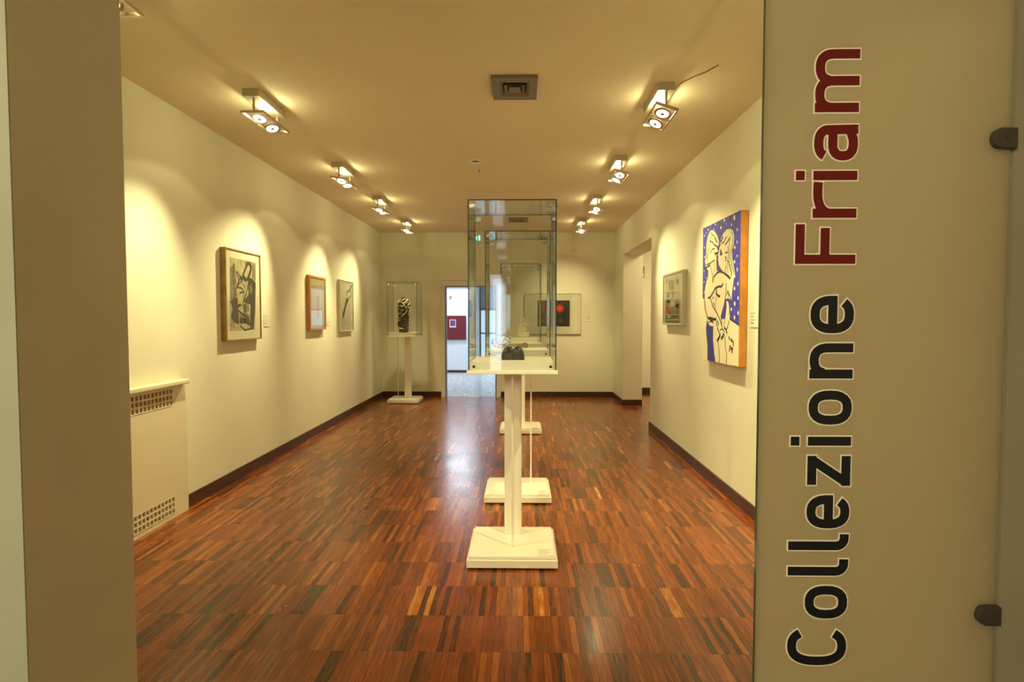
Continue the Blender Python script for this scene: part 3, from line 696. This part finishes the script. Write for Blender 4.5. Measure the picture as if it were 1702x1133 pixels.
caption('L', (XL, 9.02, 1.40), .07, .06, 'tiny caption card right of the branch sketch on left wall', 2)
caption('R', (XR, 4.27, 1.43), .145, .125, 'white caption card right of the blue canvas painting')
caption('R', (XR, 5.965, 1.43), .13, .12, 'white caption card between the silver collage and blue canvas')
caption('B', (1.225, YB, 1.43), .115, .12, 'caption card right of the red disc picture on back wall', 3)

# ---------------------------------------------------------------- radiator cover
rc = thing('radiator_cover', 'cream radiator cover with sill and pierced grilles by left wall', 'radiator cover', (XL + .003, 0, 0))
b = MB(); RX = .035; y0, y1 = 2.9, 4.43
gy0, gy1 = 3.02, 4.25
b.box(.002, RX, y0, y1, 0, .035); b.box(.002, RX, y0, y1, .165, .845); b.box(.002, RX, y0, y1, .975, 1.0)
for z0, z1 in ((.035, .165), (.845, .975)): b.box(.002, RX, y0, gy0, z0, z1); b.box(.002, RX, gy1, y1, z0, z1)
b.build('panel', 'radpaint', rc)
MB().box(.0, .085, y0, y1 - .03, .998, 1.03).build('sill', 'radpaint', rc, bevel=.006)
for z0 in (.035, .845):
    g = MB(); n = 29; p = (gy1 - gy0) / n
    for k in range(n + 1): yy = gy0 + k * p; g.box(.016, RX + .003, max(gy0, yy - .006), min(gy1, yy + .006), z0, z0 + .13)
    for k in range(4): zz = z0 + k * .13 / 3; g.box(.016, RX + .0025, gy0, gy1, max(z0, zz - .006), min(z0 + .13, zz + .006))
    g.build('grille', 'radpaint', rc)
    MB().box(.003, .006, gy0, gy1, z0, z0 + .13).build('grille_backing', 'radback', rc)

# ---------------------------------------------------------------- lamp fixtures
def fixture(x0, y0, side, label, tilt=0, aimwall=(0, 0, 0), aimc=(0, 0, 0), pn=1., pc=1., pw=1.):
    W_ = .118; LN = .46
    t = thing('ceiling_spotlight', label, 'ceiling light', (x0, y0, H), group='twin ceiling spotlights')
    MB().box(0, W_, 0, LN, -.052, -.0).build('mounting_box', 'lamppaint', t, bevel=.003)
    for yy in (.035, LN - .035):
        MB().cyl((W_ * .56, yy, -.052), (W_ * .56, yy, -.155), .0085, n=10).build('post', 'lampmetal', t, smooth=False)
    cx = W_ * .56; hw = .082
    T = Matrix.Translation((cx, 0, -.158)) @ Matrix.Rotation(tilt, 4, 'Y')
    f = MB(); th = .008
    f.box(-hw, hw, .0, .014, -th, th, T=T); f.box(-hw, hw, LN - .014, LN, -th, th, T=T); f.box(-hw, -hw + .010, .014, LN - .014, -th, th, T=T); f.box(hw - .010, hw, .014, LN - .014, -th, th, T=T)
    f.box(-hw + .01, hw - .01, LN / 2 - .007, LN / 2 + .007, -th, th, T=T)
    f.build('frame', 'lampmetal', t)
    base = Vector((x0, y0, H))
    for k, (yy, tgt) in enumerate(((LN * .27, aimwall), (LN * .73, aimc))):
        c = T @ Vector((0, yy, -.006))
        d = (Vector(tgt) - (base + c)).normalized()
        d = (d * .35 + (T.to_3x3() @ Vector((0, 0, -1))) * .8 + Vector((.10 if x0 < -.4 else -.22, -.30, 0))).normalized()
        q = d.to_track_quat('-Z', 'Y'); TT = Matrix.Translation(c) @ q.to_matrix().to_4x4()
        h = MB(); n = 20; prof = [(.020, .040), (.034, .034), (.052, .012), (.060, -.004), (.044, -.006), (.044, -.001)]
        vs = []; 
        for r, z in prof:
            for i in range(n): vs.append(TT @ Vector((r * math.cos(2 * math.pi * i / n), r * math.sin(2 * math.pi * i / n), z)))
        fs = [(j * n + i, j * n + (i + 1) % n, (j + 1) * n + (i + 1) % n, (j + 1) * n + i) for j in range(len(prof) - 1) for i in range(n)]
        h.add(vs, fs + [tuple(range(n))[::-1]])
        hd = h.build('lamp_head', 'chrome', t)
        l = MB(); l.cyl(TT @ Vector((0, 0, -.001)), TT @ Vector((0, 0, .003)), .0435, n=20); l.build('lens', 'lens', hd)
        MB().cyl(TT @ Vector((0, 0, -.010)), TT @ Vector((0, 0, -.0015)), .014, n=10).build('glare_cap', 'chrome', hd)
        sp = tuple(c + d * .03)
        if k == 0:
            lamp('narrow_beam', 'SPOT', sp, P_NARROW * pn, WARM, tgt, t, spot_size=R(70), spot_blend=1.0, shadow_soft_size=.03)
            wt = Vector(tgt); wt.z = .9; wt.x = x0 + W_ / 2 + (wt.x - x0) * .6; wt.y = y0 + LN / 2
            lamp('wide_beam', 'SPOT', sp, P_WIDE * pw, WARM, wt, t, spot_size=R(118), spot_blend=.12, shadow_soft_size=.03)
        else:
            lamp('centre_beam', 'SPOT', sp, P_CENTRE * pc, WARM, tgt, t, spot_size=R(54), spot_blend=.95, shadow_soft_size=.03)
    lamp('upward_leak', 'POINT', (cx, LN * .5, -.095), P_LEAK, WARM, None, t, shadow_soft_size=.012)
    return t
fixture(-1.95, 2.33, 'L', 'twin spotlight on left of ceiling, cut off by the near pillar', 0, (XL, 2.4, 1.55), (-.05, 3.7, .3), pn=.45, pc=1.0)
fixture(-1.95, 4.07, 'L', 'nearest whole twin spotlight on left, above the charcoal drawing', 0, (XL, 3.85, 1.3), (-.05, 5.1, .2), pn=.8)
fixture(-1.95, 5.97, 'L', 'second whole twin spotlight from the front on the left', R(8), (XL, 5.2, 1.3), (-.3, 7.4, .2), pn=1.15)
fixture(-1.955, 7.61, 'L', 'third whole twin spotlight from the front on the left', R(6), (XL, 7.35, 1.3), (-1.0, 9.2, .2), pn=.9)
fixture(-1.955, 9.41, 'L', 'farthest twin spotlight on left, nearest the display case in corner', R(4), (XL, 8.45, 1.3), (-2.1, 10.3, .9), pn=.9, pc=.65)
fixture(.93, 2.22, 'R', 'twin spotlight on right of ceiling, cut by the photo top edge', 0, (XR, 3.0, 1.5), (-.05, 3.8, .3), pc=1.0)
r1 = fixture(.93, 4.01, 'R', 'nearest whole twin spotlight on right, with loose cable', R(18), (XR, 4.1, 1.3), (-.05, 5.0, .2), pn=.75)
fixture(.93, 5.77, 'R', 'second whole twin spotlight from the front on the right', R(14), (XR, 4.9, 1.3), (-.05, 7.4, .2), pn=.6)
fixture(.935, 7.6, 'R', 'third whole twin spotlight from the front on the right', R(12), (XR, 6.35, 1.3), (.0, 9.2, .2), pn=1.0)
fixture(.93, 9.40, 'R', 'farthest twin spotlight on right, nearest the red disc picture', R(10), (.75, 10.93, 1.5), (1.2, 10.6, .2), pn=.4, pc=.5)
cb = MB(); cb.tube([(1.045, 4.06, H - .028), (1.07, 4.04, H - .014), (1.10, 3.99, H - .006), (1.15, 3.91, H - .004), (1.20, 3.85, H - .004), (1.25, 3.74, H - .004)], .003, 6)
tag(cb.build('cable', 'cable', smooth=True), 'thin loose cable running over the ceiling from right spotlight', 'cable')

# ---------------------------------------------------------------- ceiling things
def vent(x0, x1, y0, y1, label):
    t = thing('ceiling_vent', label, 'vent', ((x0 + x1) / 2, (y0 + y1) / 2, H), group='square ceiling vents')
    hx, hy = (x1 - x0) / 2, (y1 - y0) / 2
    def ring(name, s0, s1, z0, z1, zt=0):
        b = MB(); vs = []
        for s, z in ((s0, z0), (s1, z1), (s1, z1 + .004), (s0, z0 + .004)):
            for sx, sy in ((-1, -1), (1, -1), (1, 1), (-1, 1)): vs.append((sx * s * hx, sy * s * hy, z))
        fs = [(j * 4 + i, j * 4 + (i + 1) % 4, ((j + 1) % 4) * 4 + (i + 1) % 4, ((j + 1) % 4) * 4 + i) for j in range(4) for i in range(4)]
        b.add(vs, fs).build(name, 'vent', t)
    fr = MB()
    for a in ((-hx, hx, -hy, -hy * .62), (-hx, hx, hy * .62, hy), (-hx, -hx * .62, -hy * .62, hy * .62), (hx * .62, hx, -hy * .62, hy * .62)): fr.box(*a, -.022, 0)
    fr.build('frame', 'vent', t)
    MB().box(-hx * .62, hx * .62, -hy * .62, hy * .62, -.003, -.001).build('backing', 'ventblack', t)
    ring('louvre', .60, .48, -.024, -.008); ring('louvre', .44, .30, -.028, -.010)
    MB().box(-hx * .25, hx * .25, -hy * .25, hy * .25, -.028, -.018).build('centre_plate', 'vent', t, bevel=.002)
vent(-.20, .11, 3.87, 4.255, 'near grey square ceiling vent with stepped louvres')
vent(-.20, .11, 9.28, 9.65, 'far grey ceiling vent seen through the tall glass case')
t = thing('smoke_detector', 'round white smoke detector on the ceiling', 'smoke detector', (-.467, 5.95, H))
MB().cyl((0, 0, 0), (0, 0, -.012), .062, .058, 24).build('base', 'plastic', t)
MB().cyl((0, 0, -.012), (0, 0, -.024), .034, .034, 24).build('sensor_slot', 'darkmetal', t)
b = MB(); b.cyl((0, 0, -.024), (0, 0, -.040), .042, .034, 24); b.build('cap', 'plastic', t)
tag(MB().cyl((-.455, 6.35, H), (-.455, 6.35, H - .008), .012, .010, 12).build('ceiling_stud', 'vent'), 'tiny round stud on the ceiling behind the smoke detector', 'stud')
t = thing('exit_sign', 'green and white lit emergency exit sign above the doorway', 'sign', (-.84, YB - .001, 2.93))
MB().box(-.125, .135, -.07, 0, -.03, .17).build('housing', 'plastic', t, bevel=.006)
MB().box(-.03, .085, -.074, -.0705, .005, .115).build('face', 'exitglow', t)
f = MB()
f.box(.045, .075, -.0765, -.0745, .015, .105); f.cyl((.012, -.0745, .090), (.012, -.0765, .090), .009, n=12)
for p in (((.012, .080), (.002, .050)), ((.002, .050), (.018, .036)), ((.018, .036), (.016, .018)), ((.002, .050), (-.012, .034)), ((-.012, .034), (-.020, .026)), ((.010, .074), (.028, .064)), ((.010, .074), (-.008, .066))):
    stroke_faces(f, p, .008, 0, lambda q, l: (q.x, -.0763, q.y), 0)
flat_mesh(f, 'running_figure', ['exitwhite'], t)
t = thing('alarm_sensor', 'small white alarm box high on the back wall', 'sensor', (1.565, YB, 2.22))
MB().box(-.058, .055, -.045, 0, .0, .165).build('case', 'plastic', t, bevel=.008)
MB().cyl((0, -.045, .09), (0, -.055, .09), .026, .020, 16).build('lens_cap', 'plastic', t)
t = thing('wall_box', 'small grey box high on the wall of side room', 'sensor', (2.40, 11.6, 2.30))
MB().box(-.045, .045, -.06, 0, 0, .22).build('case', 'vent', t, bevel=.006)
MB().box(-.03, .03, -.064, -.06, .02, .08).build('cover', 'plastic', t)
# far room: board and small lamp
t = thing('notice_board', 'maroon notice board on the white wall beyond the doorway', 'board', (-2.03, FY, .90))
MB().box(0, .53, -.04, 0, 0, .66).build('board', 'maroon', t, bevel=.004)
MB().box(.085, .255, -.043, -.0405, .34, .55).build('pinned_photo', 'label', t)
MB().box(.10, .24, -.0445, -.0435, .375, .535).build('photo_print', 'plum', t)
t2 = MB(); t2.cyl((-1.92, FY, 2.07), (-1.92, FY - .05, 2.07), .035, .028, 16)
tag(t2.build('wall_sensor', 'vent'), 'small round grey sensor high above the maroon board', 'sensor')

# ---------------------------------------------------------------- display cases on pedestals
def display(cx, yf, zs, label, cap_side=1, col=(0, .10), rod=(0, -.10), n_caption=None, colw=.112, cold=.09):
    # cx centre, yf front of plinth
    t = thing('display_case', label, 'display case', (cx, yf + .265, 0), group='glass display cases on white pedestals')
    MB().box(-.245, .245, -.235, .235, 0, .014).build('plinth_foot', 'darkmetal', t)
    MB().box(-.272, .272, -.262, .262, .012, .058).build('plinth', 'plinth', t, bevel=.002)
    MB().box(-.258, .258, -.248, .248, .061, .076).build('plinth_top', 'plinth', t, bevel=.0015)
    MB().box(-.25, .25, -.24, .24, .056, .062).build('plinth_joint', 'plinth', t)
    MB().box(col[0] - colw / 2, col[0] + colw / 2, col[1] - cold / 2, col[1] + cold / 2, .076, 1.170).build('column', 'plinth', t, bevel=.002)
    MB().cyl((rod[0], rod[1], .076), (rod[0], rod[1], 1.170), .0065, n=12).build('cable_tube', 'plinth', t)
    zt = 2.19 + zs
    MB().box(-.268, .268, -.258, .258, 1.168, 1.190).build('shelf', 'plinth', t, bevel=.002)
    MB().box(-.246, .246, -.236, .236, 1.190, 1.240).build('case_floor', 'plinth', t, bevel=.001)
    g = .007; X = .260; Y = .250; z0 = 1.191
    def pane(x0, x1, ya, yb, za, zb, ax):
        b = MB(); b.box(x0, x1, ya, yb, za, zb)
        fm = {0: (3, 5), 1: (2, 4), 2: (0, 1)}[ax]
        b.m = [0 if i in fm else 1 for i in range(6)]
        b.build('glass_pane', ['pane', 'edge'], t)
    pane(-X, -X + g, -Y, Y, z0, zt - g, 0); pane(X - g, X, -Y, Y, z0, zt - g, 0)
    pane(-X + g + .0006, X - g - .0006, -Y, -Y + g, z0, zt - g, 1); pane(-X + g + .0006, X - g - .0006, Y - g, Y, z0, zt - g, 1)
    pane(-X, X, -Y, Y, zt - g + .0005, zt, 2)
    for sx in (-1, 1):
        for sy in (-1, 1):
            x = sx * (X - .034); yy = sy * Y
            k = MB(); k.cyl((x, yy + sy * .0005, 1.213), (x, yy + sy * .008, 1.213), .0085, n=12); k.build('screw', 'black', t)
            zc = zt - .036; xx = sx * (X - g); y2 = sy * (Y - g)
            c = MB()
            c.cyl((xx - sx * .026, yy + sy * .0003, zc), (xx - sx * .026, yy + sy * .006, zc), .008, n=12)
            c.cyl((sx * X, y2 - sy * .022, zc), (sx * (X + .006), y2 - sy * .022, zc), .008, n=12)
            c.box(min(xx - sx * .038, xx - sx * .002), max(xx - sx * .038, xx - sx * .002), min(y2 - sy * .002, y2 - sy * .034), max(y2 - sy * .002, y2 - sy * .034), zc - .010, zc + .010)
            c.build('corner_clamp', 'chrome', t)
    return t
d1 = display(-.052, 3.375, 0, 'nearest glass display case, holding the black two-humped sculpture', rod=(0, -.095), col=(0, .150))
d2 = display(-.026, 4.59, 0, 'second glass display case, with thin tube right of its column', col=(-.045, .12), rod=(.112, .09))
d3 = display(-.003, 7.37, -.0, 'third glass display case from the front, holding pale blocks', col=(.0, .12), rod=(-.04, -.08))
d4 = display(-2.065, 9.99, -.07, 'corner glass display case by back wall, holding tall wrapped sculpture', col=(.046, .02), rod=(-.145, .06))
def pcard(x, yf, w_, h_, label):
    t = thing('pedestal_caption', label, 'label', (x, yf, .076), group='caption cards lying on pedestals')
    MB().box(0, w_, 0, h_, 0, .007).build('card', 'label', t, bevel=.0008)
    b = MB()
    for k in range(4): b.box(.008, w_ * (.85 - .2 * (k % 2)), h_ - .018 - k * .019, h_ - .014 - k * .019, .0072, .0076)
    b.build('printed_lines', 'print', t)
pcard(.100, 3.395, .095, .098, 'caption card on right front corner of nearest pedestal')
pcard(-.265, 4.61, .10, .095, 'caption card on left front corner of second pedestal')
pcard(.135, 4.61, .095, .095, 'caption card on right front corner of second pedestal')
pcard(.14, 7.385, .09, .09, 'caption card on the third pedestal from the front')

# sculptures
def lobes():
    t = thing('stone_sculpture', 'small black two-humped sculpture in the nearest glass case', 'sculpture', (-.050, 3.585, 1.2405))
    bm = bmesh.new()
    prof = [(-.070, 0), (-.071, .02), (-.067, .045), (-.056, .067), (-.040, .078), (-.022, .081), (-.009, .077), (.001, .067), (.008, .070), (.016, .079), (.032, .083), (.048, .078), (.060, .064), (.068, .040), (.072, .018), (.071, 0)]
    rings = []
    for yy, s in ((-.040, .80), (-.034, .94), (-.018, 1.0), (.018, 1.0), (.034, .94), (.040, .80)):
        rings.append([bm.verts.new((x * s, yy + .002 * math.sin(x * 80), z * (s if z > 0 else 1))) for x, z in prof])
    n = len(prof)
    for a, c in zip(rings[:-1], rings[1:]):
        for i in range(n): bm.faces.new((a[i], a[(i + 1) % n], c[(i + 1) % n], c[i]))
    bm.faces.new(rings[0][::-1]); bm.faces.new(rings[-1])
    bmesh.ops.recalc_face_normals(bm, faces=bm.faces[:])
    me = bpy.data.meshes.new('body'); bm.to_mesh(me); bm.free(); me.materials.append(M['sculpt'])
    for p in me.polygons: p.use_smooth = len(p.vertices) == 4
    o = bpy.data.objects.new('body', me); COL.objects.link(o); o.parent = t
    MB().tube([(-.004, -.0405, .002), (-.003, -.0415, .03), (.0, -.0395, .055), (.002, -.030, .068)], .0016, 6).build('groove', 'black', t)
lobes()
t = thing('glass_sculpture', 'clear looping glass sculpture in the second display case', 'sculpture', (-.16, 4.93, 1.2405))
pts = [(.075 * math.cos(a) * (1 - .12 * math.cos(a)), .03 * math.sin(2 * a), .062 + .050 * math.sin(a) + .010 * math.cos(a)) for a in [i * 2 * math.pi / 36 for i in range(37)]]
MB().tube(pts, [.009 + .003 * math.sin(i * .35) for i in range(37)], 10).build('loop', 'glassobj', t, smooth=True)
MB().tube([(-.035, 0, .018), (-.01, .01, .05), (.03, .0, .085), (.05, -.01, .06)], [.006, .008, .007, .004], 10).build('twist', 'glassobj', t, smooth=True)
b = MB(); b.box(-.045, .045, -.02, .02, 0, .010); b.build('foot', 'glassobj', t, bevel=.002)
t = thing('bronze_block', 'small brown flat-topped block in the second display case', 'sculpture', (.035, 5.02, 1.2405))
MB().box(-.026, .026, -.02, .02, 0, .034).build('block', 'brownbox', t, bevel=.003)
MB().box(-.020, .020, -.015, .015, .034, .042).build('lid', 'brownbox', t, bevel=.002)
t = thing('resin_sculpture', 'pale stepped block sculpture in the third display case', 'sculpture', (.02, 7.62, 1.2405))
for a in ((-.065, .085, -.05, .05, 0, .075), (-.05, .045, -.045, .045, .075, .14), (-.02, .085, -.04, .04, .14, .205), (-.07, -.02, -.035, .03, .14, .17), (.0, .06, -.03, .03, .205, .265)):
    MB().box(*a).build('block', 'pale', t, bevel=.006)
# corner figure: dark bronze core wrapped in pale metal straps
t = thing('wrapped_sculpture', 'tall bronze sculpture wrapped in pale straps in the corner case', 'sculpture', (-2.085, 10.22, 1.2405))
b = MB(); prof = [(0, .075), (.05, .088), (.14, .092), (.24, .098), (.34, .100), (.43, .108), (.50, .100), (.57, .082), (.61, .050), (.625, .015)]
n = 22; vs = []
for z, r in prof:
    for i in range(n):
        th = 2 * math.pi * i / n; rr = r * (1 + .09 * math.sin(3 * th + z * 22) + .05 * math.sin(7 * th - z * 40)); vs.append((rr * math.cos(th) + .03 * z - .004, rr * .85 * math.sin(th), z))
b.add(vs, [(j * n + i, j * n + (i + 1) % n, (j + 1) * n + (i + 1) % n, (j + 1) * n + i) for j in range(len(prof) - 1) for i in range(n)] + [tuple(range(n))[::-1], tuple(range((len(prof) - 1) * n, len(prof) * n))])
b.build('core', 'bronze', t, smooth=True)
rs = random.Random(5)
def rad(z):
    for (z0, r0), (z1, r1) in zip(prof[:-1], prof[1:]):
        if z0 <= z <= z1: return r0 + (r1 - r0) * (z - z0) / (z1 - z0)
    return .02
for k in range(34):
    z = rs.uniform(.02, .54); a = rs.uniform(-2.9, .1); da = rs.uniform(.5, 1.5) * rs.choice((-1, 1)); dz = rs.uniform(-.05, .16)
    pts = []
    for i in range(7):
        u = i / 6; zz = min(.60, max(.008, z + dz * u)); rr = rad(zz) * 1.05 + .008 * math.sin(u * math.pi); th = a + da * u
        pts.append((rr * math.cos(th) + .03 * zz - .004, rr * .86 * math.sin(th), zz))
    MB().tube(pts, [.0042 + .0045 * math.sin(.4 + 2.4 * i / 6) for i in range(7)], 6).build('strap', 'brass' if k % 3 else 'bronze', t, smooth=True)
for p0, p1, r in (((-.10, -.085, .50), (.06, -.075, .60), .012), ((-.02, -.095, .55), (.075, -.085, .42), .013), ((.06, -.05, .42), (.155, -.04, .44), .016), ((.14, -.04, .44), (.10, -.05, .30), .013), ((.11, -.02, .22), (.105, -.03, .01), .009), ((-.09, -.07, .47), (.02, -.095, .46), .008)):
    m_ = tuple((a + c) / 2 for a, c in zip(p0, p1)); m_ = (m_[0], m_[1] - .012, m_[2] + .008)
    MB().tube([p0, m_, p1], [r * .7, r, r * .8], 8).build('rod', 'brass', t, smooth=True)

# ---------------------------------------------------------------- frosted glass panel with lettering
gp = thing('glass_sign_panel', 'tall frosted glass panel with vertical black and red lettering', 'sign', (.576, YP, 0))
PW = 1.156 - .576
b = MB(); b.box(0, PW, 0, .012, .004, 2.615); b.m = [1, 1, 0, 1, 0, 1]; b.build('frosted_pane', ['frosted', 'edge'], gp)
XB = .798 - .576          # baseline: local x; letters read upward
SC = .1035
w_l = .0218; q = w_l / 2; XH = .1035
def sup(cx, cy, rx, ry, a0, a1, n=22, e=.80):
    out = []
    for i in range(n + 1):
        a = R(a0 + (a1 - a0) * i / n); c, s_ = math.cos(a), math.sin(a)
        out.append((cx + rx * math.copysign(abs(c) ** e, c), cy + ry * math.copysign(abs(s_) ** e, s_)))
    return out
def L_o(W_): return [(sup(W_ / 2, XH / 2, W_ / 2 - q, XH / 2 - q, 0, 360)[:-1], True)]
def L_n(W_): return [([(q, 0), (q, XH)], False), (sup(W_ / 2 + .001, XH - .046, W_ / 2 - q - .001, .046 - q, 165, 0, 14) + [(W_ - q, 0)], False)]
def L_m(W_):
    h = (W_ - w_l) / 2
    return [([(q, 0), (q, XH)], False), (sup(q + h / 2, XH - .044, h / 2, .044 - q, 165, 0, 12) + [(q + h, 0)], False), (sup(q + 1.5 * h, XH - .044, h / 2, .044 - q, 165, 0, 12) + [(q + 2 * h, 0)], False)]
def L_i(W_): return [([(q, 0), (q, XH)], False), ([(q, .124), (q, .145)], False)]
def L_l(W_): return [([(q, .146), (q, .030)] + [(q + .019 * (1 - math.cos(a)), .030 - (.030 - q) * math.sin(a)) for a in (.3, .6, .9, 1.2, 1.45)] + [(W_, q)], False)]
def L_e(W_): return [(([(W_ - q, XH * .49 - q)] + sup(W_ / 2, XH / 2, W_ / 2 - q, XH / 2 - q, 8, 322, 26)), False), ([(q, XH * .49), (W_ - q, XH * .49)], False)]
def L_z(W_): return [([(.002, XH - q), (W_, XH - q)], False), ([(0, q), (W_, q)], False), ([(q * .95, q * 1.2), (W_ - q, XH - q * 1.2)], False)]
def L_F(W_): return [([(q, 0), (q, .143)], False), ([(0, .143 - q), (W_, .143 - q)], False), ([(0, .073), (W_ - .009, .073)], False)]
def L_r(W_): return [([(q, 0), (q, XH)], False), (sup(W_ * .86, XH - .046, W_ * .86 - q, .046 - q, 165, 72, 10), False)]
def L_a(W_): return [(sup(W_ / 2 - .001, XH - .036, W_ / 2 - q, .036 - q, 158, 0, 16) + [(W_ - q, 0)], False), (([(W_ - q, .060)] + sup(W_ * .48, .0355, W_ * .48 - q, .0335 - q * .85, 78, 282, 18) + [(W_ - q, .020)]), False)]
def L_C(W_): return [(sup(W_ / 2 + .004, .072, W_ / 2 - q, .072 - q, 38, 322, 30), False)]
text = [('letter_c', L_C, .643, .740, 0), ('letter_o', L_o, .764, .846, 0), ('letter_l', L_l, .871, .912, 0), ('letter_l', L_l, .934, .974, 0), ('letter_e', L_e, .988, 1.070, 0), ('letter_z', L_z, 1.093, 1.166, 0),
        ('letter_i', L_i, 1.191, 1.213, 0), ('letter_o', L_o, 1.242, 1.325, 0), ('letter_n', L_n, 1.354, 1.439, 0), ('letter_e', L_e, 1.463, 1.553, 0),
        ('letter_f', L_F, 1.629, 1.723, 1), ('letter_r', L_r, 1.738, 1.812, 1), ('letter_i', L_i, 1.827, 1.849, 1), ('letter_a', L_a, 1.873, 1.957, 1), ('letter_m', L_m, 1.986, 2.132, 1)]
for nm, fn, z0, z1, red in text:
    b = MB(); b2 = MB()
    for j, (pts, closed) in enumerate(fn(z1 - z0)):
        to3 = lambda p, l: (XB - p.y, -l, z0 + p.x)
        stroke_faces(b, pts, w_l, 0, to3, .0017 + j * .0003, 0, closed)
        stroke_faces(b, pts, w_l + .0064, 1, to3, .0004 + j * .0003, .0032, closed)
    flat_mesh(b, nm, ['letter_red' if red else 'letter_black', 'letter_lit_edge'], gp)
for zc in (1.921, .779):
    b = MB(); n = 12; x1 = 1.160 - .576; x0 = x1 - .054; hh = .023
    out = [(x1, -hh), (x1, hh), (x0 + .020, hh)] + [(x0 + .020 - .020 * math.sin(a), hh * math.cos(a)) for a in [math.pi * i / n for i in range(1, n)]] + [(x0 + .020, -hh)]
    k = len(out)
    vs = [(x, -.016, zc + z) for x, z in out] + [(x, .028, zc + z) for x, z in out]
    b.add(vs, [tuple(range(k)), tuple(range(k, 2 * k))[::-1]] + [(i, (i + 1) % k, k + (i + 1) % k, k + i) for i in range(k)])
    c_ = b.build('glass_clamp', 'darkmetal', gp, bevel=.0015)
    MB().cyl((x1 - .022, -.018, zc), (x1 - .022, -.0155, zc), .006, n=12).build('screw', 'darkmetal', c_)
